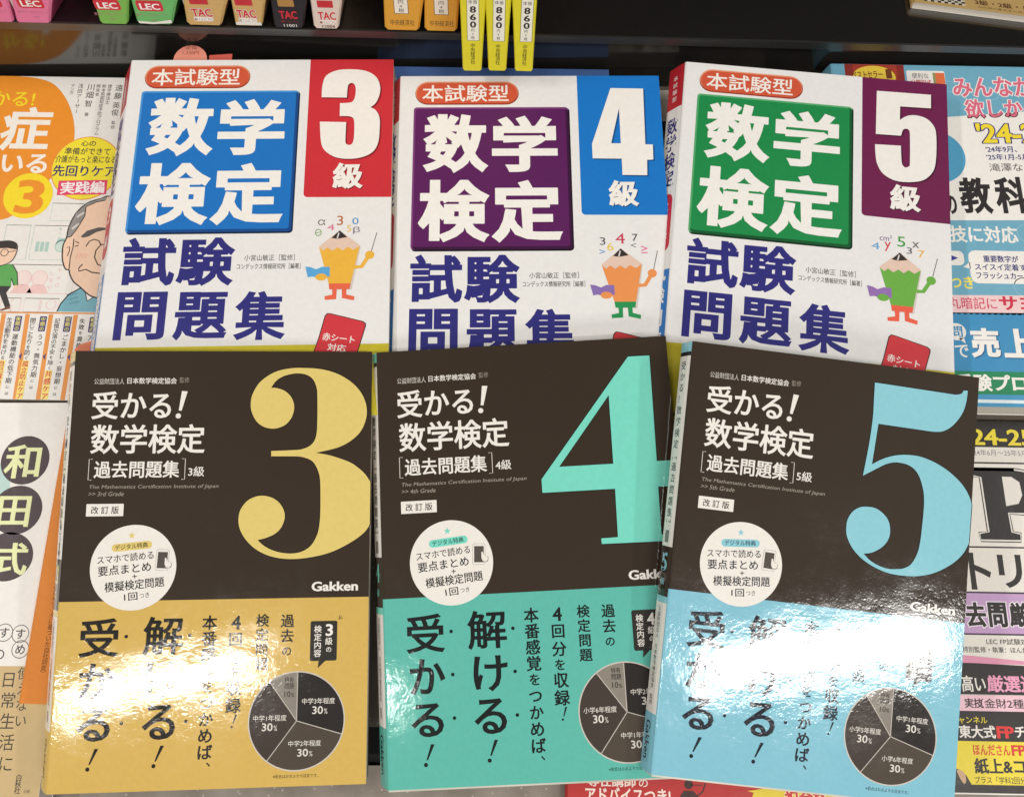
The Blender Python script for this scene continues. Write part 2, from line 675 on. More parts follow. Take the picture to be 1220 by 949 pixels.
class Book:
    """a paperback lying face up; page coordinates have (0, 0) at the cover's top left corner"""

    def __init__(self, fr, label, W, H, T, shear=0.0, scale=1.0, finish='satin', bands=((0, 1, (240, 236, 228)),),
                 spine_bands=None, back=(235, 230, 222), name='paperback_book', group=None, edge=(222, 214, 200), u0=0.0, v0=0.0, cat='book',
                 spine_finish=None, jut=-0.5):
        self.W, self.H, self.T, self.k, self.sh = W, H, T, scale, shear
        self.finish = finish
        s = scale
        M = frame_matrix(fr, (u0 + W / 2) * s, (v0 + H / 2) * s, -T * s)
        self.root = thing(name, label, cat, M, group)
        put3 = self.put3
        rnd = 1.1
        prof = [(0.0, T - 0.9), (0.25, T - 0.35), (rnd, T), (W, T), (W, T - 0.35), (rnd, T - 0.4), (0.5, T - 0.9)]
        V, F, FM, mats = [], [], [], []
        for (a, b, rgb) in bands:
            v, f = prism(prof, a * H, b * H, put3, caps=True)
            m = ink(rgb, finish)
            if m not in mats:
                mats.append(m)
            FM += [mats.index(m)] * len(f)
            F += [[i + len(V) for i in q] for q in f]
            V += v
        self.cover = mesh_object('cover', V, F, mats, FM, self.root)
        # spine
        self.sp = [(0.0, T - 0.9), (-0.16 * shear - 0.75, T * 0.74), (-0.55 * shear - 0.95, T * 0.38), (-0.9 * shear - 0.6, T * 0.1), (-shear, 0.25)]
        V, F, FM, mats = [], [], [], []
        for (a, b, rgb) in (spine_bands or [(0, 1, bands[0][2])]):
            inner = [(u + 0.45, w) for u, w in self.sp[::-1]]
            v, f = prism(self.sp + inner, a * H, b * H, put3, caps=True)
            m = ink(rgb, spine_finish or finish)
            if m not in mats:
                mats.append(m)
            FM += [mats.index(m)] * len(f)
            F += [[i + len(V) for i in q] for q in f]
            V += v
        self.spine = mesh_object('spine', V, F, mats, FM, self.root)
        v, f = prism([(-shear, 0), (W - 0.2, 0), (W - 0.2, 0.35), (-shear, 0.25)], 0, H, put3)
        mesh_object('back_cover', v, f, [ink(back, finish)], [0] * len(f), self.root)
        v, f = prism([(-shear + 0.5, 0.4), (W - 0.5, 0.4), (W - 0.35, T * 0.5), (W - 0.45, T - 0.4), (0.7, T - 0.42), (-0.1 * shear, T * 0.7), (-0.5 * shear, T * 0.38)],
                     0.5, H + jut, put3)
        self.pages = mesh_object('page_block', v, f, [paper_edge(edge)], [0] * len(f), self.root)
        # lengths along the spine
        self.sl = [0.0]
        for i in range(1, len(self.sp)):
            a, b = self.sp[i - 1], self.sp[i]
            self.sl.append(self.sl[-1] + math.hypot(b[0] - a[0], b[1] - a[1]))

    def put3(self, u, v, w):
        s = self.k * MM
        return ((u - self.W / 2) * s, (self.H / 2 - v) * s, w * s)

    def face(self, u, v, layer):
        return self.put3(u, v, self.T + 0.035 * layer)

    def back_edge(self, a, v, layer):
        """a = millimetres across the spine from its left edge to the front cover's edge"""
        L = self.sl
        a = max(0.0, L[-1] - a)
        i = 1
        while i < len(L) - 1 and a > L[i]:
            i += 1
        t = (a - L[i - 1]) / (L[i] - L[i - 1])
        p, q = self.sp[i - 1], self.sp[i]
        u, w = p[0] + (q[0] - p[0]) * t, p[1] + (q[1] - p[1]) * t
        d = Vector((q[0] - p[0], q[1] - p[1])).normalized()
        n = Vector((d.y, -d.x))
        return self.put3(u + n.x * 0.05 * layer, v, w + n.y * 0.05 * layer)

    def page(self, finish=None):
        return Page(self.face, finish or self.finish)

    def spine_page(self, finish=None):
        return Page(self.back_edge, finish or self.finish)


U_THREE = [[123.52, 6.66], [132.05, 7.7], [138.09, 11.57], [140.59, 17.6], [140.45, 23.57], [138.46, 29.0], [135.58, 31.93, 1], [138.56, 33.91], [140.75, 38.81], [140.91, 47.04], [140.23, 54.7], [137.47, 60.38], [131.79, 63.64], [124.44, 64.7], [117.03, 63.51], [111.13, 59.21], [108.85, 53.5], [107.77, 41.01, 1], [122.31, 41.4, 1], [122.25, 52.65], [122.75, 55.23], [124.58, 56.0], [126.2, 54.78], [126.91, 50.77], [126.83, 42.11], [125.98, 38.71], [123.61, 37.62], [118.61, 37.49, 1], [118.49, 29.08, 1], [124.18, 28.72], [126.38, 26.46], [127.07, 21.02], [126.37, 17.03], [124.47, 15.72], [122.82, 17.01], [122.39, 19.5], [122.15, 25.45, 1], [108.13, 25.17, 1], [108.24, 17.43], [110.1, 10.93], [115.9, 7.43]]
U_FOUR = [[119.94, 8.24, 1], [138.58, 8.69, 1], [137.84, 44.77, 1], [142.04, 44.88, 1], [141.73, 54.36, 1], [138.29, 54.54, 1], [137.83, 64.1, 1], [124.12, 63.85, 1], [124.2, 53.73, 1], [108.07, 53.47, 1], [108.0, 44.46, 1]]
U_FOUR_HOLE = [[124.22, 21.3, 1], [124.16, 44.05, 1], [118.77, 44.03, 1]]
U_FIVE = [[108.93, 8.44, 1], [139.06, 7.98, 1], [138.9, 16.89, 1], [121.86, 17.4, 1], [121.62, 26.25, 1], [125.79, 23.17], [130.78, 22.35], [136.55, 23.99], [140.58, 28.91], [141.52, 36.05], [141.01, 49.44], [139.25, 57.16], [134.3, 62.83], [127.0, 65.02], [118.91, 64.96], [112.43, 61.46], [109.17, 55.7], [108.19, 49.17], [107.94, 43.27, 1], [122.07, 42.72, 1], [122.4, 52.86], [123.44, 55.58], [124.65, 56.2], [126.29, 55.27], [126.88, 52.85], [127.07, 35.66], [126.53, 32.34], [124.89, 31.54], [123.23, 32.69], [122.21, 36.37, 1], [108.35, 36.69, 1]]
L_THREE = [[112.01, 8.53], [121.99, 9.16], [130.8, 11.72], [138.4, 16.52], [143.19, 22.28], [145.48, 28.65], [145.27, 35.0], [142.57, 41.31], [137.69, 46.0], [130.96, 49.41], [120.54, 51.85, 1], [127.96, 53.27], [137.27, 56.53], [141.64, 59.36], [145.4, 62.8], [148.43, 67.29, 1], [148.53, 86.85, 1], [145.24, 91.69], [138.62, 96.47], [129.6, 100.88], [120.59, 103.16], [110.98, 104.1], [101.95, 103.2], [94.06, 100.09], [88.2, 95.21], [84.71, 89.75], [83.63, 84.91], [84.35, 80.07], [87.2, 75.84], [90.74, 73.74], [94.95, 72.98], [99.82, 74.13], [103.54, 76.91], [105.78, 80.9], [106.07, 84.55], [104.51, 88.78], [101.59, 91.76], [97.44, 93.64], [93.27, 94.67, 1], [96.37, 97.42], [100.64, 99.7], [105.48, 101.03], [110.3, 101.39], [115.09, 100.5], [119.25, 97.72], [122.14, 92.62], [123.23, 87.17], [123.48, 79.86], [123.22, 68.81], [122.66, 63.25], [121.02, 58.9], [119.11, 56.2], [116.32, 54.63], [112.61, 53.68], [108.33, 53.53], [98.55, 53.47, 1], [98.47, 50.8, 1], [109.46, 50.42], [113.74, 49.95], [117.38, 48.41], [119.77, 45.61], [120.78, 41.22], [120.9, 33.67], [120.67, 24.17], [120.24, 19.08], [118.39, 14.61], [115.21, 12.18], [111.46, 11.42], [107.74, 11.61], [103.44, 12.83], [99.8, 15.26], [97.44, 18.75, 1], [99.91, 18.88], [103.65, 20.03], [106.82, 22.57], [108.77, 26.06], [109.19, 29.85], [108.07, 33.95], [105.4, 37.4], [101.77, 39.14], [98.41, 39.57], [94.4, 38.62], [90.95, 36.1], [88.68, 32.33], [87.63, 28.55], [87.78, 24.13], [89.17, 20.02], [91.8, 15.89], [96.0, 12.39], [100.88, 10.02], [106.42, 8.86]]
L_FOUR = [[128.05, 9.69, 1], [138.9, 9.69, 1], [138.24, 63.12, 1], [146.62, 63.15, 1], [146.03, 75.77, 1], [137.92, 75.75, 1], [137.63, 98.92, 1], [141.13, 98.99, 1], [140.85, 102.19, 1], [108.28, 101.97, 1], [108.17, 99.28, 1], [116.35, 99.11, 1], [116.7, 75.63, 1], [80.78, 75.69, 1], [80.75, 68.98, 1]]
L_FOUR_HOLE = [[116.94, 28.8, 1], [116.69, 63.28, 1], [89.83, 63.34, 1]]
L_FIVE = [[94.36, 9.27, 1], [132.5, 10.22], [136.36, 10.24], [139.21, 9.38], [140.26, 7.66, 1], [142.45, 7.51, 1], [142.02, 13.16], [140.73, 18.39], [138.14, 23.14], [134.85, 27.02], [131.17, 29.49], [127.38, 30.33], [123.55, 30.42, 1], [97.66, 29.89, 1], [95.87, 50.54, 1], [99.92, 47.88], [104.22, 45.8], [109.19, 44.26], [114.87, 43.57], [120.61, 43.81], [127.1, 45.52], [133.67, 48.47], [139.66, 52.51], [143.73, 56.5], [146.55, 60.81], [147.93, 64.67, 1], [147.64, 83.78, 1], [145.11, 88.97], [140.99, 93.71], [135.57, 97.68], [129.49, 100.81], [122.71, 102.68], [115.85, 103.28], [108.31, 102.94], [101.29, 101.02], [94.8, 97.83], [89.46, 93.29], [86.25, 88.19], [85.32, 84.34], [85.57, 79.42], [87.76, 75.18], [91.02, 72.65], [94.73, 71.78], [99.16, 71.99], [103.09, 73.98], [106.16, 77.3], [107.42, 81.75], [106.98, 86.08], [104.56, 90.02], [100.71, 93.02], [97.67, 94.35], [94.9, 94.91, 1], [98.56, 97.88], [103.09, 99.91], [107.53, 100.79], [111.28, 100.6], [115.6, 99.68], [119.19, 97.14], [121.69, 92.29], [122.88, 86.67], [123.43, 78.03], [123.69, 68.78], [123.28, 62.65], [122.07, 57.84], [119.97, 53.13], [117.23, 50.14], [113.94, 48.55], [110.09, 48.02], [106.93, 48.27], [103.21, 49.47], [98.96, 52.03], [91.72, 56.75, 1], [93.67, 40.53], [94.6, 27.25], [94.49, 17.17]]
# ------------------------------------------------------------------ the setting: shelf and riser
steel = shelf_paint()
black = black_gloss('black_shelf_lacquer', rough=0.11)
dark = black_gloss('black_slot', base=(0.006, 0.006, 0.006), rough=0.5, spec=0.2)


def quad_prism(name, quads, mat, kind='structure', parent=None):
    V, F = [], []
    for top, bottom in quads:
        b = len(V)
        V += [(x * MM, y * MM, (z + LIFT) * MM) for x, y, z in top] + [(x * MM, y * MM, (z + LIFT) * MM) for x, y, z in bottom]
        F += [[b, b + 1, b + 2, b + 3], [b + 7, b + 6, b + 5, b + 4]] + [[b + i, b + 4 + i, b + 4 + (i + 1) % 4, b + (i + 1) % 4] for i in range(4)]
    o = mesh_object(name, V, F, [mat], [0] * len(F), parent)
    if kind:
        o['kind'] = kind
    return o


def slab(x0, y0, x1, y1, z, t, turn=0.0):
    c, s = math.cos(R(turn)), math.sin(R(turn))
    P = [(x * c - y * s, x * s + y * c) for x, y in ((x0, y0), (x1, y0), (x1, y1), (x0, y1))]
    return [(x, y, z) for x, y in P], [(x, y, z - t) for x, y in P]


quad_prism('shelf', [slab(-700, -67, 700, 330, -418, 18), slab(-700, -400, 700, -85, -418, 18)], steel)
quad_prism('shelf_slot', [slab(-700, -85.5, 700, -66.5, -421, 12)], dark)
EX = Vector((0.9995, -0.0038, -0.0315))
P0 = Vector((-254.1, 302.6, -360.8))
DEEP = Vector((-0.0072, 0.93964, -0.34208))      # the upper tier slopes down away from its lip
DOWN = Vector((0, 0.02, -1)).normalized()


def along(a, d=0.0, w=0.0):
    p = P0 + EX * a + DEEP * d + DOWN * w
    return (p.x, p.y, p.z)


upper = quad_prism('upper_shelf', [([along(-420), along(980), along(980, 330), along(-420, 330)], [along(-420, 0, 5), along(980, 0, 5), along(980, 330, 5), along(-420, 330, 5)])], black)
riser = quad_prism('riser', [([along(-420, 2.3, 5), along(980, 2.3, 5), along(980, 5.0, 5), along(-420, 5.0, 5)], [along(-420, 2.3, 62), along(980, 2.3, 62), along(980, 5.0, 62), along(-420, 5.0, 62)])], black)
lip = quad_prism('shelf_lip', [([along(-420, -0.6, -0.5), along(980, -0.6, -0.5), along(980, 1.2, -0.5), along(-420, 1.2, -0.5)], [along(-420, -0.6, 5), along(980, -0.6, 5), along(980, 1.2, 5), along(-420, 1.2, 5)])], black_gloss('shelf_lip_edge', base=(0.03, 0.03, 0.028), rough=0.3))
wallb = quad_prism('back_panel', [([along(-420, 200, -400), along(980, 200, -400), along(980, 206, -400), along(-420, 206, -400)], [along(-420, 200, 0), along(980, 200, 0), along(980, 206, 0), along(-420, 206, 0)])], dark)

# ------------------------------------------------------------------ upper row: three white exam workbooks
PAPER = (237, 235, 233)
NAVY = (46, 44, 124)
FR_U = {
    3: (([0.99923, 0.02626, -0.02909], [-0.02717, 0.99914, -0.0314], [0.02824, 0.03216, 0.99908]), [-215.649, 290.767, -375.921]),
    4: (([0.99988, 0.01084, -0.01123], [-0.01105, 0.99977, -0.01862], [0.01103, 0.01874, 0.99976]), [-63.872, 284.614, -381.624]),
    5: (([0.99228, -0.12125, 0.02605], [0.12171, 0.99242, -0.01683], [-0.02381, 0.01987, 0.99952]), [98.92, 292.527, -379.3]),
}
U_STYLE = {
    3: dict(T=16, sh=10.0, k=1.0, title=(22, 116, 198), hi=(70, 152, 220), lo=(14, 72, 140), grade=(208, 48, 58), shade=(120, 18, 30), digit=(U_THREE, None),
            body=(240, 184, 66), shoes=(235, 105, 75), book=(92, 170, 222),
            label='white exam workbook with blue title panel and red corner panel numbered 3',
            signs=[('α', (109.3, 101.5, 113.2, 104.9), (120, 110, 100)), ('3', (119.4, 99.4, 122.6, 105), (190, 105, 50)), ('0', (127.5, 100.6, 130.8, 104.6), (90, 150, 205)),
                   ('4', (114.3, 104.3, 118.1, 108), (225, 130, 160)), ('5', (124.7, 105, 127.1, 109), (235, 190, 90)), ('β', (128.1, 106, 131.7, 110.2), (130, 120, 140))]),
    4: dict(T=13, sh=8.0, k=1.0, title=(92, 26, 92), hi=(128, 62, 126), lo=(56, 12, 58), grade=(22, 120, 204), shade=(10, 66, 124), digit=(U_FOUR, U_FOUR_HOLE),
            body=(238, 150, 84), shoes=(38, 150, 84), book=(140, 112, 180),
            label='white exam workbook with purple title panel and blue corner panel numbered 4',
            signs=[('3', (110, 101.5, 113, 106), (90, 90, 95)), ('4', (118.5, 99.2, 123.5, 105.3), (205, 65, 90)), ('7', (127.5, 99.6, 130.5, 103.8), (70, 70, 75)),
                   ('>', (109.5, 108.6, 112.5, 111.3), (90, 150, 205)), ('6', (113.8, 104.6, 117.2, 109.4), (240, 205, 80)), ('<', (126.6, 105, 129.4, 107.6), (120, 130, 125)), ('≥', (132, 106.5, 135.4, 111), (230, 130, 170))]),
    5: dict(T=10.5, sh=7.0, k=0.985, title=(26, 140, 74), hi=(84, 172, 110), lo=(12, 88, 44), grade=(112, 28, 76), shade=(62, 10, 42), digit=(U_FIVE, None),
            body=(110, 176, 70), shoes=(236, 98, 72), book=(150, 112, 180),
            label='white exam workbook with green title panel and plum corner panel numbered 5',
            signs=[('cm²', (110.5, 98.5, 117, 102), (140, 120, 160)), ('5', (119.8, 98.6, 124, 104.6), (60, 160, 70)), ('x', (127.6, 101, 131.3, 104.4), (120, 110, 110)),
                   ('4', (106.2, 103.4, 110.4, 107.5), (110, 170, 220)), ('y', (113, 102.5, 116.4, 108), (215, 60, 80)), ('3', (124.6, 104.6, 127.5, 108.3), (100, 85, 100)), ('7', (130.6, 105.6, 134, 110), (240, 190, 80))]),
}


def workbook(n):
    st = U_STYLE[n]
    b = Book(FR_U[n], st['label'], 148, 210, st['T'], st['sh'], st['k'], 'satin',
             bands=[(0, 0.8205, PAPER), (0.8205, 1, (204, 190, 48))],
             spine_bands=[(0, 0.135, (190, 36, 50)), (0.135, 0.62, PAPER), (0.62, 1, (44, 120, 196))],
             group='white exam workbooks in the upper row')
    r = b.root
    # series badge
    g = b.page()
    g.rect(8.9, 4.0, 67.6, 18.9, (150, 52, 36), 1, 7.3)
    g.rect(9.1, 3.8, 67.2, 18.0, (232, 150, 112), 2, 7.0)
    g.rect(9.7, 4.7, 66.9, 18.2, (212, 88, 58), 3, 6.7)
    badge = g.build('series_badge', r)
    g = b.page()
    g.text('本試験型', (12.9, 5.9, 61.9, 17.0), (246, 240, 232), 0.012, 4)
    g.build('badge_lettering', badge)
    # title panel with its printed raised edge
    g = b.page()
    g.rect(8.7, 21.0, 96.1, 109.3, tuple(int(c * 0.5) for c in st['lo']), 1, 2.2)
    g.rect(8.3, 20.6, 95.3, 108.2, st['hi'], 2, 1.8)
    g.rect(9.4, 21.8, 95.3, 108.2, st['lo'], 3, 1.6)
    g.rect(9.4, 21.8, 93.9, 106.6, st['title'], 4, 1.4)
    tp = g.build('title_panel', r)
    g = b.page()
    for ch, box in (('数', (13.9, 25.1, 50.2, 62.3)), ('学', (52.2, 26.2, 88.7, 61.8)), ('検', (12.0, 66.5, 50.7, 104.0)), ('定', (51.8, 66.8, 90.3, 104.4))):
        g.text(ch, box, (246, 242, 236), 0.042, 5)
    g.build('title_lettering', tp)
    # grade panel
    g = b.page()
    gp = [(100.9, 0.02), (148.0, 0.02), (148.0, 88.3)] + [(103.0 - 2.2 * math.sin(R(a)), 88.0 - 2.2 * (1 - math.cos(R(a)))) for a in (0, 22, 45, 67, 90)]
    g.poly(gp, st['grade'], 1)
    gr = g.build('grade_panel', r)
    g = b.page()
    P, hole = st['digit']
    loop = smooth_loop(P, 4)
    holes = [[(p[0], p[1]) for p in hole]] if hole else []
    g.poly(offset_loop(loop, 0.9, 0.8), tuple((a + c) // 2 for a, c in zip(st['shade'], st['grade'])), 2, [offset_loop(h, 0.9, 0.8) for h in holes])
    g.poly(offset_loop(loop, 0.5, 0.45), st['shade'], 3, [offset_loop(h, 0.5, 0.45) for h in holes])
    g.poly(loop, (246, 241, 234), 4, holes)
    g.build('grade_numeral', gr)
    g = b.page()
    g.text('級', (116.5, 67.5, 133.0, 83.6), st['shade'], 0.05, 2)
    g.text('級', (116.0, 67.0, 132.5, 83.1), (246, 241, 234), 0.042, 3)
    g.build('grade_lettering', gr)
    # subtitle and authors
    g = b.page()
    for ch, box in (('試', (8.5, 111, 36.2, 138.7)), ('験', (37.1, 111.4, 66.7, 139.1)), ('問', (8.5, 142, 34.0, 168.4)), ('題', (38.2, 142.4, 65.5, 168.9)), ('集', (68.9, 142.4, 95, 169.4))):
        g.text(ch, box, NAVY, 0.034, 1)
    g.build('subtitle_lettering', r)
    g = b.page()
    g.text('小宮山敏正［監修］', (71.7, 121.7, 98.0, 125.2), (70, 62, 58), 0.004, 1)
    g.text('コンデックス情報研究所［編著］', (68.1, 126.8, 101.2, 130.0), (60, 52, 48), 0.008, 1)
    g.build('author_lettering', r)
    # plain fat pencil picture with an open book and a pointer, numbers floating over it
    g = b.page()
    body, shoes = st['body'], st['shoes']
    edge = tuple(int(c * 0.9 + 12) for c in PAPER)
    g.poly([(111.3, 118), (121.3, 109.1), (132.3, 117.6), (128.2, 142.4), (117.2, 142.4)], (214, 204, 196), 1)
    g.poly([(110.4, 117.4), (121.0, 108.1), (131.9, 116.9), (130.0, 124), (112.5, 124)], (232, 202, 184), 2)
    zig = [(110.5, 117.9), (112.8, 119.8), (114.9, 118.0), (117.6, 120.0), (120.2, 118.0), (123.0, 119.9), (125.6, 117.8), (128.6, 119.6), (131.8, 117.3)]
    g.poly(zig + [(127.7, 138.7), (116.3, 138.8)], body, 3)
    g.poly([(116.3, 138.7), (127.7, 138.7), (127.2, 142), (116.7, 142)], shoes, 4)
    g.poly([(118.2, 142), (120.6, 142), (120.4, 147.6), (114.6, 147.9), (114.4, 145.9), (118.4, 145.0)], shoes, 4)
    g.poly([(123.2, 142), (125.6, 142), (125.6, 145.0), (129.9, 146.2), (129.6, 148.4), (123.4, 147.0)], shoes, 4)
    g.poly([(121.0, 108.1), (116.7, 112.5), (120, 113.0), (125.1, 112.1)], (52, 46, 44), 4)
    g.poly([(120.4, 109.4), (119.4, 112.6), (120.2, 112.8), (121.0, 109.6)], (226, 220, 214), 5)
    g.line([(129.5, 129.5), (133.0, 129.3), (137.0, 122.8)], 2.1, body, 2)
    g.disc(137.2, 122.6, 2.4, body, 3)
    g.line([(137.9, 121.0), (140.7, 109.5)], 0.42, (120, 110, 104), 2)
    g.disc(112.2, 135.0, 3.0, body, 5, 2.0)
    g.poly([(103.8, 128.9), (106.6, 129.3), (109.4, 130.6), (112.4, 129.2), (116.5, 129.2), (116.7, 134.8), (113, 134.6), (110.4, 135.3), (107.6, 134.6), (105.3, 135.1)], st['book'], 4)
    for s_, box, rgb in st['signs']:
        g.text(s_, box, rgb, 0.0, 3)
    if n == 3:
        g.ring(109.7, 109.2, 1.35, 1.7, (110, 150, 70), 3, 1.2)
        g.line([(108.4, 109.6), (111.0, 108.8)], 0.35, (110, 150, 70), 3)
    g.build('pencil_picture', r)
    # red card picture
    g = b.page()
    P = [(112.2, 168.5), (114.9, 156.6), (116.2, 155.2), (118, 155.4), (134.6, 159.9), (136.2, 161.2), (136.2, 162.8), (130.0, 186.0), (108.4, 181.5)]
    g.poly(P, (60, 40, 40), 1)
    g.poly([((p[0] - 123.5) * 0.955 + 123.5, (p[1] - 169) * 0.965 + 169) for p in P], (212, 58, 66), 2)
    g.rot = (122, 170, -8)
    g.text('赤シート', (114.0, 166.9, 130.6, 171.1), (244, 236, 230), 0.02, 3)
    g.text('対応', (117.5, 172.2, 127.0, 176.3), (244, 236, 230), 0.02, 3)
    g.build('card_picture', r)
    # spine
    q = b.spine_page()
    wd = b.sl[-1] * 0.74
    c = b.sl[-1] * 0.5
    q.column('数学検定', c, 40, 74, wd * 1.25, NAVY, 0.03, 1, squash=0.74)
    q.column('本試験型', c, 8, 22, wd * 0.4, (240, 232, 226), 0.01, 1)
    q.pill_on_curve(c - wd * 0.5, 84, c + wd * 0.5, 119, wd * 0.42, (200, 44, 66))
    q.column('%d級' % n, c, 93, 109, wd * 0.9, (244, 238, 232), 0.03, 2, sizes={1: 0.62})
    q.column('試験問題集', c, 132, 184, wd * 1.15, (240, 236, 230), 0.03, 1, squash=0.76)
    q.build('spine_lettering', b.spine)
    return b


# ------------------------------------------------------------------ lower row: three dark past-paper books
BROWN = (52, 40, 28)
FR_L = {
    3: (([0.9979, 0.0167, -0.06262], [-0.00986, 0.99411, 0.10789], [0.06405, -0.10705, 0.99219]), [-214.081, 113.733, -359.761]),
    4: (([0.99824, 0.05067, 0.03082], [-0.05315, 0.99491, 0.08566], [-0.02633, -0.08715, 0.99585]), [-68.446, 115.946, -369.67]),
    5: (([0.99194, -0.11192, -0.05937], [0.11935, 0.98272, 0.14145], [0.04251, -0.14739, 0.98816]), [85.456, 114.208, -346.07]),
}
L_STYLE = {
    3: dict(sh=6.6, num=(226, 202, 118), band=(214, 178, 92), ink=(26, 22, 18), digit=(L_THREE, None), eng='>> 3rd Grade', pie=('中学3年程度', '中学2年程度', '中学1年程度'),
            label='dark brown exam book with big yellow serif 3 and mustard lower half'),
    4: dict(sh=4.8, k=0.983, num=(122, 218, 198), band=(94, 186, 170), ink=(14, 20, 20), digit=(L_FOUR, L_FOUR_HOLE), eng='>> 4th Grade', pie=('中学2年程度', '中学1年程度', '小学6年程度'),
            label='dark brown exam book with big mint green 4 and teal lower half'),
    5: dict(sh=2.6, k=0.94, num=(142, 204, 216), band=(132, 194, 212), ink=(20, 26, 40), digit=(L_FIVE, None), eng='>> 5th Grade', pie=('中学1年程度', '小学6年程度', '小学5年程度'),
            label='dark brown exam book with big sky blue 5 and pale blue lower half'),
}


def past_papers(n):
    st = L_STYLE[n]
    num, band, ik = st['num'], st['band'], st['ink']
    WHITE = (240, 234, 226)
    b = Book(FR_L[n], st['label'], 148, 210, 10.5, st['sh'], st.get('k', 0.975), 'laminate',
             bands=[(0, 0.585, BROWN), (0.585, 1, band)],
             spine_bands=[(0, 0.024, num), (0.024, 0.034, (30, 26, 24)), (0.034, 0.49, WHITE), (0.49, 0.605, BROWN), (0.605, 0.62, num), (0.62, 0.87, WHITE), (0.87, 1, band)],
             back=BROWN, group='dark exam books in the lower row', jut=0.9 if n > 3 else -0.3)
    r = b.root
    # grade numeral, with its fine dark outline
    g = b.page()
    P, hole = st['digit']
    loop = [(min(p[0], 148.0), p[1]) for p in smooth_loop(P, 5)]
    holes = [[(p[0], p[1]) for p in hole]] if hole else []
    g.line(loop, 0.8, (26, 22, 20), 1, closed=True)
    for h in holes:
        g.line(h, 0.8, (26, 22, 20), 1, closed=True)
    g.poly(loop, num, 2, holes)
    g.build('grade_numeral', r)
    # heading
    g = b.page()
    g.text('公益財団法人', (10.4, 14.0, 25.0, 17.0), (214, 206, 196), 0.0, 1)
    g.text('日本数学検定協会', (26.4, 13.6, 50.6, 16.8), WHITE, 0.014, 1)
    g.text('監修', (52.0, 13.4, 56.8, 16.2), (150, 140, 128), 0.0, 1)
    g.text('受かる', (10.0, 20.6, 48.5, 34.6), WHITE, 0.02, 1)
    g.poly([(53.4, 20.4), (56.2, 20.6), (53.7, 30.4), (52.3, 30.3)], WHITE, 1)
    g.disc(52.2, 33.0, 1.3, WHITE, 1, n=20)
    g.text('数学検定', (10.5, 37.1, 65.8, 51.9), WHITE, 0.02, 1)
    for x0, x1 in ((10.4, 12.0), (56.7, 55.1)):
        g.line([(x1, 54.4), (x0, 54.4), (x0, 64.6), (x1, 64.6)], 0.32, (220, 212, 200), 1)
    g.text('過去問題集', (12.9, 55.3, 54.0, 63.8), WHITE, 0.02, 1)
    g.text('%d級' % n, (58.3, 58.3, 66.1, 63.2), WHITE, 0.012, 1)
    g.build('title_lettering', r)
    g = b.page()
    g.text('The Mathematics Certification Institute of Japan', (11.0, 67.1, 73.3, 69.4), (166, 156, 144), 0.0, 1, 0.22)
    g.text(st['eng'], (11.1, 70.4, 28.0, 72.5), (166, 156, 144), 0.0, 1, 0.22)
    g.build('english_lettering', r)
    g = b.page()
    g.rect(10.5, 76.3, 28.2, 82.3, WHITE, 1, 0.3)
    g.text('改 訂 版', (12.8, 77.5, 26.0, 81.2), (44, 36, 32), 0.01, 2)
    g.build('edition_tag', r)
    # round badge
    g = b.page()
    g.disc(34.4, 107.0, 20.4, WHITE, 2, n=72)
    bd = g.build('round_badge', r)
    g = b.page()
    g.poly([(32.95 + (1.75 if i % 2 == 0 else 0.75) * math.sin(i * math.pi / 5), 91.8 - (1.75 if i % 2 == 0 else 0.75) * math.cos(i * math.pi / 5)) for i in range(10)], num, 3)
    g.rot = (34.4, 107.0, 5.2)
    g.rect(24.6, 95.0, 43.7, 98.7, num, 3, 1.8)
    g.text('デジタル特典', (26.2, 95.5, 41.7, 98.1), ik, 0.006, 4)
    g.text('スマホで読める', (17.6, 100.0, 44.2, 103.9), ik, 0.006, 3)
    g.text('要点まとめ', (17.8, 105.0, 42.8, 109.7), ik, 0.012, 3)
    g.text('+', (33.8, 110.3, 36.0, 112.4), ik, 0.0, 3)
    g.text('模擬検定問題', (20.6, 112.8, 48.7, 117.6), ik, 0.012, 3)
    g.text('1回', (29.6, 118.9, 35.9, 122.6), ik, 0.01, 3)
    g.text('つき', (36.9, 119.6, 41.4, 122.0), ik, 0.0, 3)
    g.build('badge_lettering', bd)
    g = b.page()
    g.rot = (48, 103.5, -2.5)
    g.rect(44.9, 98.6, 51.1, 108.7, (150, 142, 134), 3, 0.9)
    g.rect(45.05, 98.75, 50.95, 108.55, WHITE, 4, 0.8)
    g.rect(45.7, 99.8, 50.4, 107.6, (84, 78, 72), 5)
    g.poly(rrect(49.4, 104.4, 52.6, 107.4, 1.1), (110, 104, 98), 6)
    g.poly([(49.2, 102.6), (49.8, 102.5), (50.5, 104.4), (52.2, 104.5), (52.5, 106.2), (51.6, 107.2), (50.0, 107.0), (49.3, 105.6)], WHITE, 7)
    g.build('phone_picture', bd)
    # publisher name
    g = b.page()
    g.text('Gakken', (120.1, 115.2, 142.7, 119.8), WHITE, 0.035, 1)
    g.build('publisher_lettering', r)
    # slogan
    g = b.page()
    for ch, box, bo in (('受', (11.0, 130.8, 29.7, 148.9), .022), ('か', (12.2, 151.6, 29.3, 167.9), .024), ('る', (12.2, 172, 27.8, 187.2), .024),
                        ('解', (40.8, 130.5, 59.7, 148.5), .02), ('け', (42.8, 151.6, 59.3, 168.0), .024), ('る', (42.3, 171.2, 57.8, 187.2), .024)):
        g.text(ch, box, ik, bo, 1)
    for x, y in ((17.4, 190.4), (47.5, 189.8)):
        g.poly([(x + 3.9, y), (x + 5.6, y + 0.1), (x + 2.2, y + 7.1), (x + 1.5, y + 7.0)], ik, 1)
        g.disc(x + 1.2, y + 9.1, 0.95, ik, 1)
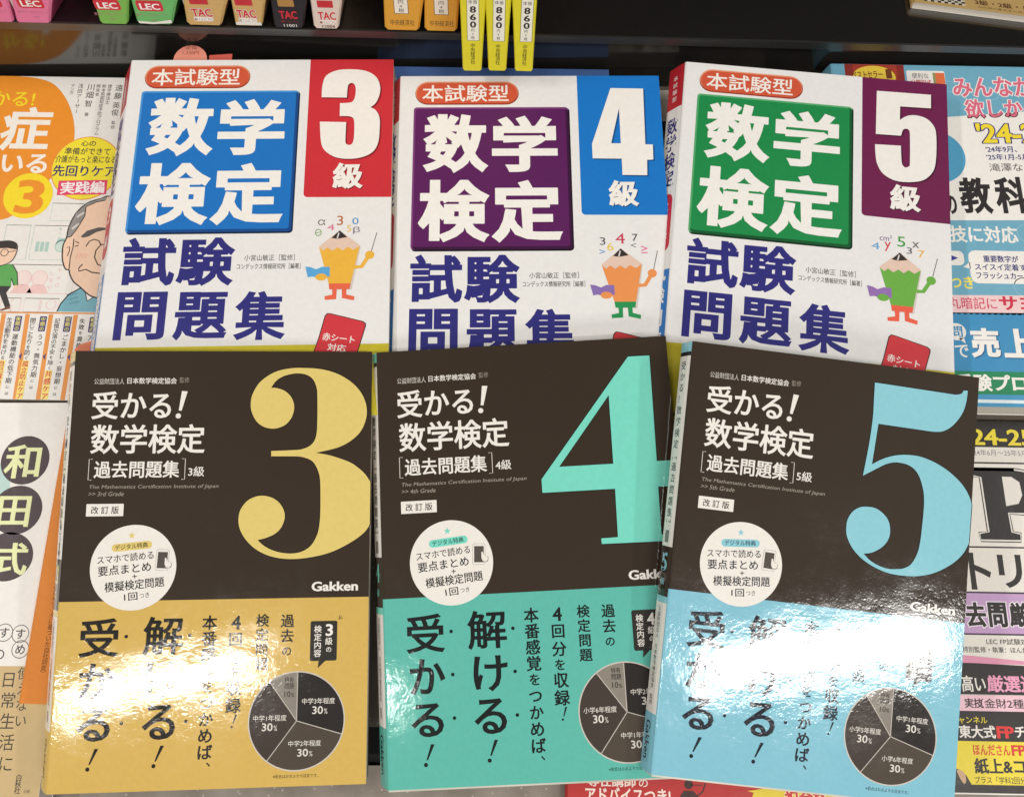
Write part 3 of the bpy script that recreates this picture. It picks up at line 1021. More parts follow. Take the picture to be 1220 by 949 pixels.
    for u in (32.9, 62.75):
        for v in (139.5, 159.4, 179.2):
            g.disc(u, v, 0.85, ik, 1, n=20)
    g.build('slogan_lettering', r)
    g = b.page()
    g.column('本番感覚をつかめば', 71.9, 133.8, 193.4, 7.3, ik, 0.026, 1, sizes={4: 0.8, 5: 0.95, 6: 0.95})
    g.text('、', (72.9, 198.0, 74.8, 200.0), ik, 0.01, 1)
    for ch, v, k in (('4', 134.0, 8.0), ('回', 141.8, 6.8), ('分', 150.1, 7.2), ('を', 157.4, 5.6), ('収', 164.4, 7.4), ('録', 172.5, 7.4)):
        g.column(ch, 84.4, v, v, k, ik, 0.026, 1)
    g.poly([(85.6, 176.6), (86.5, 176.7), (84.9, 181.0), (84.4, 180.9)], ik, 1)
    g.disc(84.1, 182.3, 0.55, ik, 1, n=16)
    g.column('検定問題', 97.0, 133.2, 153.5, 6.3, ik, 0.024, 1)
    g.column('過去の', 109.0, 133.6, 147.8, 6.6, ik, 0.024, 1, sizes={2: 0.76})
    g.build('blurb_lettering', r)
    # speech bubble
    g = b.page()
    D = (48, 44, 40)
    g.rect(120.1, 134.0, 133.0, 152.8, D, 1, 0.9)
    g.poly([(124.4, 152.5), (127.9, 152.5), (124.0, 156.2)], D, 1)
    for a in (-25, 0, 25):
        g.line([(133.4 + 0.6 * math.sin(R(45 + a)), 133.6 - 0.6 * math.cos(R(45 + a))), (133.4 + 2.4 * math.sin(R(45 + a)), 133.6 - 2.4 * math.cos(R(45 + a)))], 0.25, D, 1)
    sb = g.build('speech_bubble', r)
    g = b.page()
    g.text(str(n), (127.4, 135.5, 131.0, 141.2), WHITE, 0.03, 2)
    g.column('級の', 129.1, 143.6, 147.5, 3.7, WHITE, 0.012, 2, sizes={1: 0.8})
    g.column('検定内容', 123.7, 137.8, 149.2, 3.7, WHITE, 0.016, 2)
    g.build('bubble_lettering', sb)
    # pie chart
    g = b.page()
    c = (114.6, 180.3)
    rad = 22.6
    g.disc(c[0], c[1], rad + 0.35, (208, 200, 190), 1, n=90)
    wed = [((0, 107), (40, 34, 31)), ((107, 217), (78, 68, 58)), ((217, 324), (66, 56, 50)), ((324, 360), (140, 132, 122))]
    pc = g.build('pie_chart', r)
    g = b.page()
    for (a0, a1), rgb in wed:
        P = [c] + [(c[0] + (rad - 0.25) * math.sin(R(a0 + (a1 - a0) * i / 24)), c[1] - (rad - 0.25) * math.cos(R(a0 + (a1 - a0) * i / 24))) for i in range(25)]
        g.poly(P, rgb, 2)
    for a in (0, 107, 217, 324):
        g.line([c, (c[0] + rad * math.sin(R(a)), c[1] - rad * math.cos(R(a)))], 0.38, (200, 192, 182), 3)
    g.build('pie_wedges', pc)
    g = b.page()
    lt = (228, 222, 212)
    for (t, box), (u0, v0, u1, v1) in zip(((st['pie'][0], (117.0, 170.0, 132.6, 172.8)), (st['pie'][1], (111.0, 189.3, 126.4, 192.0)), (st['pie'][2], (94.1, 177.3, 109.8, 180.1))),
                                          ((121.9, 173.8, 127.0, 177.4), (115.3, 193.1, 120.4, 196.6), (98.3, 181.0, 103.4, 184.6))):
        g.text(t, box, lt, 0.006, 4)
        g.text('30', (u0, v0, u1, v1), lt, 0.014, 4)
        g.text('%', (u1 + 0.5, v0 + 1.1, u1 + 2.1, v1), lt, 0.0, 4)
    for t, box in (('特有', (108.4, 160.0, 112.8, 162.5)), ('問題', (108.4, 162.9, 113, 165.5)), ('10', (108.5, 166.6, 111.3, 169.2)), ('%', (111.6, 167.4, 113.1, 169.2))):
        g.text(t, box, (52, 46, 42), 0.004, 4)
    g.build('pie_lettering', pc)
    g = b.page()
    g.text('※割合はおおよその目安です。', (104.2, 204.5, 125.4, 206.2), ik, 0.0, 1)
    g.build('footnote_lettering', r)
    # spine writing
    q = b.spine_page()
    L = b.sl[-1]
    m = L * 0.5
    q.column('受かる！数学検定［過去問題集］', m, 12, 92, L * 0.46, (36, 30, 28), 0.014, 1, squash=0.95)
    q.pill_on_curve(m - L * 0.17, 95, m + L * 0.17, 101, 0.3, (120, 112, 104))
    q.text(str(n), (m - L * .26, 106, m + L * .26, 115), num, 0.03, 1)
    q.column('級', m, 120, 120, L * 0.36, num, 0.01, 1)
    q.column('公益財団法人 日本数学検定協会 監修', m, 133, 178, L * 0.26, (36, 30, 28), 0.004, 1)
    q.rot = (m, 195.5, -90)
    q.text('Gakken', (m - 9, 195.5 - L * 0.2, m + 9, 195.5 + L * 0.2), (34, 34, 40), 0.02, 1)
    q.build('spine_lettering', b.spine)
    return b


for n in (3, 4, 5):
    workbook(n)
for n in (3, 4, 5):
    past_papers(n)

# ------------------------------------------------------------------ books round about, lying on the shelf
WHITEP = (238, 233, 226)
FR_S = (([0.99985, -0.01745, 0.0], [0.01745, 0.99985, 0.0], [0.0, 0.0, 1.0]), [-396.626, 303.378, -404.400])
FR_W = (([1.0, 0.0, 0.0], [0.0, 1.0, 0.0], [0.0, 0.0, 1.0]), [-394.975, 98.623, -404.0])
FR_O = (([0.99966, -0.02618, 0.0], [0.02618, 0.99966, 0.0], [0.0, 0.0, 1.0]), [-235.638, 96.698, -398.0])
FR_K = (([0.99978, -0.02094, 0.0], [0.02094, 0.99978, 0.0], [0.0, 0.0, 1.0]), [186.538, 299.378, -390.0])
FR_F = (([0.99985, -0.01745, 0.0], [0.01745, 0.99985, 0.0], [0.0, 0.0, 1.0]), [206.657, 90.405, -411.0])
FR_R = (([0.99966, -0.02618, 0.0], [0.02618, 0.99966, 0.0], [0.0, 0.0, 1.0]), [27.18, -89.153, -411.0])
FR_B = (([0.99985, -0.01745, 0.0], [0.01745, 0.99985, 0.0], [0.0, 0.0, 1.0]), [-84.9, 302.3, -396.0])
FR_D = (([0.99985, -0.01745, 0.0], [0.01745, 0.99985, 0.0], [0.0, 0.0, 1.0]), [75.573, 291.302, -403.0])


class Shifted(Page):
    """page whose coordinates keep the book frame's own origin"""

    def __init__(self, book, du, dv, finish=None):
        Page.__init__(self, lambda u, v, l: book.face(u - du, v - dv, l), finish or book.finish)
        self.win = (du, dv, du + book.W, dv + book.H)

    def put(self, verts2d, faces, rgb, layer):
        # nothing printed may hang over the cover's edges
        u0, v0, u1, v1 = self.win
        q = [p for p in verts2d]
        if self.rot is None:
            q = [(min(max(u, u0), u1), min(max(v, v0), v1)) for u, v in q]
        Page.put(self, q, faces, rgb, layer)


# --- the care guide with the cartoon old man
bs = Book(FR_S, 'white comic style care guide with big orange blob and a cartoon old man', 150, 198.6, 13, 0, 1.011, 'satin', bands=[(0, 1, WHITEP)], u0=27, v0=0)


def care_guide():
    b, r = bs, bs.root
    P = lambda: Shifted(b, 27, 0)
    OR = (240, 148, 40)
    g = P()
    g.poly(smooth_loop([(20, 0, 1), (55, 0, 1), (85.3, 0.02, 1), (95.3, 0.03), (108.2, 1.2), (119.3, 5.4), (128.6, 16.1), (134.8, 30.1), (136.9, 44), (135.2, 57.7), (127, 67.6), (121.7, 79.4), (113.4, 87.5), (102.6, 94), (74, 94.5), (28, 94.5, 1)], 4), OR, 1)
    blob = g.build('orange_blob', r)
    g = P()
    YE = (250, 222, 40)
    g.text('かる!', (84, 10.4, 109.3, 20.3), YE, 0.012, 2)
    g.text('症', (92.9, 20.8, 122, 49.8), (248, 240, 228), 0.03, 2)
    g.text('いる', (97, 51.8, 123.8, 64.2), (248, 240, 228), 0.03, 2)
    g.build('title_lettering', blob)
    g = P()
    g.disc(116, 78.5, 14.1, YE, 3, 14.3)
    yc = g.build('volume_disc', r)
    g = P()
    g.text('3', (109, 68.4, 125.4, 90), OR, 0.035, 4)
    g.build('volume_numeral', yc)
    g = P()
    g.disc(146.5, 60.3, 20.1, (236, 140, 60), 2, 20.4)
    g.disc(146.5, 60.3, 19.6, (244, 226, 56), 3, 19.9)
    bd = g.build('round_badge', r)
    g = P()
    ik = (60, 52, 60)
    g.text('心の', (141.5, 42.5, 150.1, 46.3), ik, 0.012, 4)
    g.text('準備ができて', (132.6, 47.3, 159.2, 51.9), ik, 0.012, 4)
    g.text('介護がもっと楽になる', (128, 52.4, 163.2, 57.2), ik, 0.01, 4)
    g.text('先回りケア', (127.6, 58.8, 164.2, 66.0), (44, 44, 110), 0.02, 4)
    g.rot = (146, 73, 2)
    g.rect(132.3, 68.3, 160.5, 77.5, (226, 74, 110), 4)
    g.text('実践編', (133.8, 69.0, 159.2, 76.8), (250, 240, 238), 0.03, 5)
    g.build('badge_lettering', bd)
    g = P()
    for s_, u, v0, v1, k in (('遠藤', 158.3, 7, 12.4, 4.7), ('英俊', 158.2, 18.8, 23.6, 4.6), ('監修', 158.2, 30.4, 33.4, 2.6), ('川畑', 141.5, 6.8, 12, 5.0), ('智', 141.6, 17.9, 17.9, 4.7), ('著', 141.5, 25.2, 25.2, 2.6),
                             ('理学療法士', 152.6, 6, 16.8, 2.7), ('熊本県認知症予防プログラム', 149.2, 6, 37.6, 2.7), ('開発者', 145.8, 6, 11.6, 2.6), ('マンガ', 130.4, 5.8, 10.6, 2.6), ('浅田アーサー', 135.2, 6, 23.2, 3.2)):
        g.column(s_, u, v0, v1, k, (66, 60, 58), 0.006, 1)
    g.build('author_lettering', r)
    # pale comic panels
    g = P()
    TE, PK = (176, 206, 196), (236, 190, 186)
    for (u0, v0, u1, v1), rgb in (((107, 97, 121, 118), TE), ((123, 97, 149, 118), TE), ((112, 121, 150, 138), PK), ((112, 141, 123, 149), PK), ((125, 141, 144, 149), PK), ((131, 83, 149, 94), TE)):
        g.line([(u0, v0), (u1, v0), (u1, v1), (u0, v1)], 0.35, rgb, 1, closed=True)
    for u in (125.5, 128.2, 130.9):
        g.rect(u, 107, u + 2.0, 113, TE, 1)
    g.disc(140.2, 109.5, 3.4, (206, 224, 214), 1)
    g.ring(140.2, 109.5, 3.4, 3.8, TE, 2)
    g.poly([(136.6, 108.6), (137.6, 104.8), (142.5, 104.5), (144, 108.6), (140, 106.8)], TE, 2)
    for cu in (122, 131):
        g.disc(cu, 129, 4.2, (244, 222, 216), 1)
        g.ring(cu, 129, 4.2, 4.5, PK, 2)
        g.poly([(cu - 6, 137.8), (cu - 3.5, 133), (cu + 3.5, 133), (cu + 6, 137.8)], (240, 200, 196), 1)
    g.ring(140, 144.5, 2.6, 2.9, PK, 1)
    for s_, u, v0, v1, k, c in (('しない', 137.5, 126, 134, 3.0, PK), ('キョロ', 141.5, 124, 133, 2.8, PK), ('わからない', 134, 142.5, 148, 1.9, PK), ('アレよ', 118, 142.5, 148, 2.4, PK), ('なんで', 147, 99, 106, 2.2, TE), ('薬じゃ', 138, 99, 104, 1.8, TE)):
        g.column(s_, u, v0, v1, k, c, 0.0, 2)
    g.build('comic_panels', r)
    # the old man
    g = P()
    SK, LN = (244, 206, 178), (52, 44, 42)
    body = [(143.9, 148.5), (145.3, 143.8), (148.9, 138.3), (156.5, 133.4), (170, 131), (176.9, 139), (176.9, 148.5)]
    g.poly(body, (122, 176, 190), 2)
    g.line(body[:4], 0.7, LN, 3)
    g.poly([(156.5, 133.4), (159.7, 142.2), (166.6, 137), (165, 131)], (246, 240, 232), 3)
    g.line([(156.5, 133.4), (159.7, 142.2), (166.6, 136.6)], 0.6, LN, 4)
    for i in range(3):
        g.line([(148 + i, 139 + 2.4 * i), (153 + i, 137.5 + 2.4 * i)], 1.2, (104, 158, 172), 3)
    head = smooth_loop([(162, 78.2), (158.2, 79.7), (150.7, 82.8), (145.2, 89.4), (142.6, 98), (142.3, 104.4), (141.1, 109.4), (142.1, 117.7), (144.6, 123.2), (146.7, 123.9), (147.7, 126.6), (150.3, 130.7), (154.7, 134.1), (161.9, 139.4), (170, 139), (176, 128), (176.9, 110), (174, 90), (168, 80)], 4)
    g.poly(head, SK, 5)
    g.line(head, 0.75, LN, 6, closed=True)
    g.poly([(162, 78.3), (158.2, 79.8), (150.7, 82.9), (145.3, 89.4), (142.8, 98), (142.7, 104.2), (144.8, 103.6), (147.8, 97.9), (150.6, 90.7), (150.4, 85), (155.9, 82), (161, 80.7)], (150, 146, 142), 7)
    g.line([(142.7, 104.2), (144.8, 103.6), (147.8, 97.9), (150.6, 90.7), (150.4, 85), (155.9, 82), (161, 80.7)], 0.5, LN, 8)
    g.line([(144.6, 99), (148.2, 95.5)], 1.3, (214, 208, 202), 8)
    g.line([(146.3, 91.6), (149.9, 88.6)], 1.3, (214, 208, 202), 8)
    g.poly([(150.2, 103.5), (153.3, 99.9), (159.6, 97.7), (164.3, 97.9), (163.9, 99), (158.7, 100.6), (154.5, 103.5), (151.4, 104.2)], (92, 86, 84), 7)
    g.line([(154.1, 109.4), (155.6, 106.3), (158, 105.1), (160.8, 105.9), (162.4, 108.3)], 0.6, LN, 7)
    g.line([(147.7, 106.6), (150, 107.6)], 0.5, LN, 7)
    g.line([(147.9, 109.6), (150, 108.9)], 0.5, LN, 7)
    g.line([(166.2, 107.8), (162.4, 108.3), (160.1, 111.8), (159.9, 116), (162.2, 120.2), (166.3, 121.8)], 0.65, LN, 7)
    g.line([(153.8, 120.3), (152.2, 122.4), (152.2, 124.5), (156.2, 123.4), (159.7, 125.1), (165, 125.7), (170, 125)], 0.65, LN, 7)
    for i in range(4):
        g.line([(149.4 + 1.6 * i, 116.6), (150.8 + 1.6 * i, 113.8)], 0.3, (226, 150, 132), 7)
    g.line([(146.6, 105), (146.9, 110), (146.3, 116), (146.7, 123.4)], 0.55, LN, 7)
    g.line([(143.4, 110.5), (145, 109.8), (145.2, 112.5), (144.4, 115.5)], 0.5, LN, 7)
    g.build('old_man_picture', r)
    g = P()
    # the small walking man in green
    g.poly([(105, 121), (114.5, 121), (118, 125.8), (119.6, 133.3), (117.3, 133.4), (115.3, 129.3), (116, 134), (104, 134)], (92, 168, 84), 3)
    g.line([(114.5, 121), (118, 125.8), (119.6, 133.3), (117.3, 133.4), (115.3, 129.3)], 0.5, LN, 4)
    g.poly([(104, 134), (116, 134), (114, 138), (117.5, 145.6), (115, 147), (110.6, 139), (104, 136)], (52, 46, 46), 3)
    g.poly([(114.6, 146.8), (117.4, 145.6), (117.8, 147.2), (113.4, 148.6), (111.5, 148.4)], (124, 78, 52), 4)
    hd = smooth_loop([(104, 108), (110, 106.8), (114.6, 108.5), (115.6, 113), (114, 118.5), (110, 121.4), (105, 121.8), (100, 119), (99.5, 111)], 4)
    g.poly(hd, SK, 4)
    g.line(hd, 0.5, LN, 5, closed=True)
    g.poly([(99, 111), (103, 107.2), (110, 106.6), (114.8, 108.4), (115.4, 112), (110, 111.2), (104, 111.6)], (56, 48, 46), 6)
    g.ring(108.8, 114, 1.9, 2.25, LN, 6)
    g.ring(103.6, 114, 1.9, 2.25, LN, 6)
    g.line([(110.8, 113.6), (115, 112.8)], 0.35, LN, 6)
    g.disc(118.5, 134.4, 1.2, SK, 4)
    g.build('walking_man_picture', r)
    # orange chart of advice columns
    g = P()
    OR2 = (232, 150, 70)
    g.line([(27.1, 149.9), (176.9, 149.2)], 0.9, OR2, 1)
    for u0, u1 in ((114.8, 116), (128, 129.3), (140.9, 141.7), (154.6, 154.9)):
        g.poly([(u0 - 1.25, 150.2), (u0 + 1.25, 150.2), (u1 + 1.25, 198.5), (u1 - 1.25, 198.5)], OR2, 1)
    ch = g.build('advice_chart', r)
    g = P()
    K, RD, PU = (54, 48, 48), (206, 44, 62), (70, 60, 120)
    for u, u2, hd_, tx in ((164.6, 165.2, '軽度の', 'アレ・コレ期'), (150.8, 150.1, '初期の', 'ごまかし・妄想期には'), (137.1, 136.9, '中期の', 'うつ・無気力期には'), (123.4, 124.2, '後期の', '運動機能の低下期には')):
        g.rect(u - 1.9, 151.4, u + 1.9, 160.2, PU, 2, 0.5)
        g.column(hd_, u, 153.1, 158.6, 2.7, (244, 232, 120), 0.012, 3)
        n = len(tx)
        g.column(tx, u, 163.4, 163.4 + (n - 1) * 3.55, 3.4, K, 0.012, 2, u_end=u2, sizes={n - 1: 0.6, n - 2: 0.6} if n > 7 else None)
    for u, a, c_, va in ((158.8, '失敗を責めた', '', 0), (145, '記憶欠落の不安を除く', '共感ケア', 184.2), (131.5, '閉じこもりを防ぐ', '孤立防止ケア', 178.8), (118.6, '生活動作を助ける', '自己解決ケア', 178.8)):
        n = len(a)
        v1 = (va - 3.4) if va else 171
        g.column(a, u, 153.9, v1, 3.1 if n > 8 else 3.3, K, 0.012, 2, sizes={n - 1: 0.8, 2: 0.75} if n < 7 else {n - 1: 0.7, n - 3: 0.75})
        if c_:
            g.rect(u - 1.9, va - 2, u + 1.9, 198.4, (250, 226, 120), 2)
            g.column(c_, u, va, 196.6, 3.5 if len(c_) > 4 else 3.9, RD, 0.02, 3)
    for u in (127.2, 140.3, 153.7):
        g.poly([(u, 174.5), (u + 1.5, 172.6), (u + 1.5, 176.4)], PU, 3)
    g.build('advice_lettering', ch)


care_guide()

# --- the white book with dark title discs
bw = Book(FR_W, 'white paperback with dark round title discs and a tan band at its foot', 148, 205, 13, 0, 1, 'satin', bands=[(0, 1, WHITEP)], u0=20, v0=0.3)


def disc_book():
    r = bw.root
    P = lambda: Shifted(bw, 20, 0.3)
    DK, CR = (62, 40, 46), (232, 236, 176)
    g = P()
    g.disc(122, 50, 9, (186, 214, 206), 1, 17)
    for cu, cv, a, c_ in ((136.5, 31.6, 12.8, 13.0), (136.2, 57.9, 13.2, 12.7), (134.8, 81.8, 13.4, 12.4)):
        g.disc(cu, cv, a, DK, 2, c_)
    t = g.build('title_discs', r)
    g = P()
    for ch_, box in (('和', (126.2, 23.4, 144.6, 41.2)), ('田', (126.6, 50.8, 143, 66.4)), ('式', (127.2, 74.9, 145.5, 90.8))):
        g.text_around(ch_, box, CR, CR, 0.012, 0.012, 3)
    g.build('title_lettering', t)
    g = P()
    for cu, cv, ch_ in ((139.4, 119.2, 'す'), (147.6, 119.8, 'す'), (148.7, 127.2, 'め')):
        g.ring(cu, cv, 4.0, 4.35, (64, 54, 52), 1)
        g.column(ch_, cu, cv, cv, 5.6, (50, 42, 42), 0.01, 1)
    g.column('の', 138.4, 129.5, 129.5, 6.5, (50, 42, 42), 0.006, 1)
    g.build('subtitle_lettering', r)
    g = P()
    g.rect(20.05, 135.2, 167.95, 205.2, (204, 176, 124), 1)
    ob = g.build('tan_band', r)
    g = P()
    g.column('日常生活に', 145.2, 141.5, 180, 8.0, (58, 48, 40), 0.0, 2, u_end=149.8)
    g.column('使えない', 152.2, 138.5, 160.5, 6.4, (58, 48, 40), 0.0, 2, u_end=154)
    g.column('白秋社', 157.2, 186.2, 191.8, 3.2, (48, 40, 36), 0.008, 2)
    g.column('ノ', 138.6, 186, 186, 9, (48, 40, 36), 0.03, 2)
    g.text('日経', (160.5, 191.4, 163.4, 193), (90, 76, 60), 0, 2)
    g.build('band_lettering', ob)


disc_book()

# --- the orange book showing only its left strip
bo = Book(FR_O, 'orange paperback peeping out as a slanted strip under the mustard book', 106, 150, 5.2, 0, 1, 'laminate', bands=[(0, 1, (228, 138, 58))])
g = bo.page()
g.column('…ロテーヘン・日販開拓本データに基づいた自社調査）', 9.3, 70, 136, 2.9, (96, 54, 24), 0.0, 1)
g.build('note_lettering', bo.root)

# --- the blue textbook at the right
bk = Book(FR_K, 'sky blue textbook with pink heading and green foot band at the right', 150, 205.2, 18, 2.0, 1, 'satin', bands=[(0, 1, (112, 172, 196))], edge=(232, 226, 216))


def blue_textbook():
    r = bk.root
    P = bk.page
    LB, W_, NV = (112, 172, 196), (242, 237, 230), (48, 48, 118)
    g = P()
    g.rect(0.1, 198.6, 149.9, 205.1, (64, 148, 190), 1)
    g.rect(0.1, 152.6, 149.9, 186.2, (58, 142, 190), 1)
    for i in range(46):
        g.disc(1.8 + i * 3.25, 153.0, 1.75, (58, 142, 190), 1, 1.3, n=14)
    g.rect(0.1, 186.1, 149.9, 198.6, (22, 132, 84), 2)
    g.rect(0.1, 201.4, 149.9, 203.2, (222, 234, 236), 2)
    g.build('foot_bands', r)
    g = P()
    # pale bubbles
    for cu, cv, k in ((68, 14, 3.2), (92, 18, 4), (100, 106, 5), (48, 128, 4), (94, 138, 5)):
        g.ring(cu, cv, k, k + 0.5, (140, 190, 210), 1)
    g.poly([(40, 36.6), (149.9, 25.6), (149.9, 97.2), (40, 99.6)], W_, 2)
    g.build('white_panel', r)
    g = P()
    g.ring(55.5, 60, 4.2, 16.3, (80, 160, 198), 3)
    g.build('ring_picture', r)
    g = P()
    g.rect(8.2, 0.1, 42.8, 20, (140, 46, 38), 1)
    g.rect(13, 0.1, 38.5, 20, (168, 60, 44), 2)
    g.disc(25, 8.5, 12.5, (232, 200, 70), 3, 7.5)
    rb = g.build('award_ribbon', r)
    g = P()
    g.rot = (24, 7, 3)
    g.text('ベストセラー', (12, 4.6, 30, 9.4), (116, 60, 24), 0.02, 4)
    g.text('1', (32, 3.6, 35.4, 10), (116, 60, 24), 0.04, 4)
    g.build('ribbon_lettering', rb)
    g = P()
    g.rect(44, 3.7, 66.2, 17, W_, 1, 1)
    g.text('便利な', (47, 5.3, 56.8, 8.9), (96, 92, 92), 0.0, 2)
    g.text('分野別式', (46, 9.8, 58, 13.2), (196, 60, 76), 0.02, 2)
    g.rect(59.2, 5.0, 60.8, 16, (150, 150, 96), 2)
    g.rect(60.8, 5.0, 66, 16, (226, 112, 66), 2)
    g.build('index_tag', r)
    g = P()
    PKC, OUT = (222, 108, 132), (246, 238, 234)
    g.rot = (92, 16, 1.5)
    g.text_around('みんなが', (70, 6.6, 117, 20.4), PKC, OUT, 0.03, 0.05, 2)
    g.text_around('欲しかっ', (75, 21.8, 118, 34.2), PKC, OUT, 0.03, 0.05, 2)
    g.build('heading_lettering', r)
    g = P()
    g.rot = (95, 45, 1.5)
    g.text_around("'24-25", (80, 37.6, 122, 50.4), (246, 220, 50), NV, 0.03, 0.045, 3)
    g.text("'24年9月、", (83.7, 52.2, 101.4, 56.4), NV, 0.02, 3)
    g.text("'25年1月-5月", (83.5, 57.2, 107, 61.2), NV, 0.02, 3)
    g.text('滝澤ななみ', (84, 63.2, 116, 68.3), (92, 88, 86), 0.006, 3)
    g.build('year_lettering', r)
    g = P()
    g.rot = (90, 84, 1)
    g.text('の', (56.6, 83.4, 63.4, 95), (40, 34, 34), 0.05, 3)
    g.text('教', (65.5, 72.2, 83.6, 94.8), (40, 34, 34), 0.04, 3)
    g.text('科', (85.6, 71.8, 103.2, 94.4), (40, 34, 34), 0.04, 3)
    g.text('書', (105, 71.6, 123, 94.2), (40, 34, 34), 0.06, 3)
    g.line([(100, 92), (103, 96), (110, 97.5), (125, 97)], 0.7, (200, 60, 70), 3)
    g.build('title_lettering', r)
    g = P()
    g.text('実技に対応', (48.2, 102.2, 95, 112.4), W_, 0.03, 1)
    g.text('ネ', (103, 103, 112, 112.2), W_, 0.03, 1)
    g.rect(48, 117.5, 63.6, 126, W_, 1, 3)
    g.poly([(55, 119.3), (60.4, 121.7), (55, 124.2)], (52, 60, 150), 2)
    g.text('つき', (54.4, 132.4, 66.9, 139.6), (244, 226, 90), 0.03, 1)
    g.build('feature_lettering', r)
    g = P()
    g.poly(rrect(66, 117, 112, 136.3, 4) , W_, 1)
    g.poly([(66.5, 124), (66.5, 128), (62.5, 127)], W_, 1)
    bb = g.build('speech_bubble', r)
    g = P()
    for s_, box in (('重要数字が', (74, 119.8, 93.2, 123.9)), ('スイスイ定着する', (68.8, 124.7, 100.5, 128.7)), ('フラッシュカード', (69, 129.8, 98, 133.7))):
        g.text(s_, box, NV, 0.022, 2)
    g.build('bubble_lettering', bb)
    g = P()
    g.poly([(40, 143.6), (149.9, 142.2), (149.9, 152.4), (40, 153.6)], (240, 206, 206), 3)
    ba = g.build('pink_banner', r)
    g = P()
    g.text('丸暗記に', (51.9, 144.4, 78, 151.4), (214, 86, 110), 0.012, 4)
    g.text('サヨナラ', (79.3, 143.6, 120, 151.6), (208, 40, 70), 0.035, 4)
    g.build('banner_lettering', ba)
    g = P()
    g.disc(54.3, 164.3, 5.2, W_, 2, 4.8)
    g.poly([(55, 168), (58, 167.6), (58.6, 171)], W_, 2)
    g.text('問', (51.2, 161.2, 57.6, 167.4), (58, 142, 190), 0.02, 3)
    g.text('時', (44.4, 171.4, 50.6, 178.8), W_, 0.03, 2)
    g.text('で', (52.4, 171.6, 59.6, 178.6), W_, 0.02, 2)
    for du, c_, l in ((0.6, (30, 90, 140), 2), (0, W_, 3)):
        g.text('売', (61 + du, 162 + du, 76.6 + du, 178.6 + du), c_, 0.05, l)
        g.text('上', (78.4 + du, 162 + du, 95 + du, 178.2 + du), c_, 0.05, l)
    g.text('受験プログラム', (50, 187.6, 118, 197.0), W_, 0.04, 3)
    g.build('foot_lettering', r)


blue_textbook()

# --- the black, purple and yellow exam guide
bf = Book(FR_F, 'exam guide with black top, giant outlined letter P and yellow panel beside the blue 5', 148, 186.6, 7, 0, 1, 'satin', bands=[(0, 0.076, (38, 33, 32)), (0.076, 1, (232, 226, 216))])


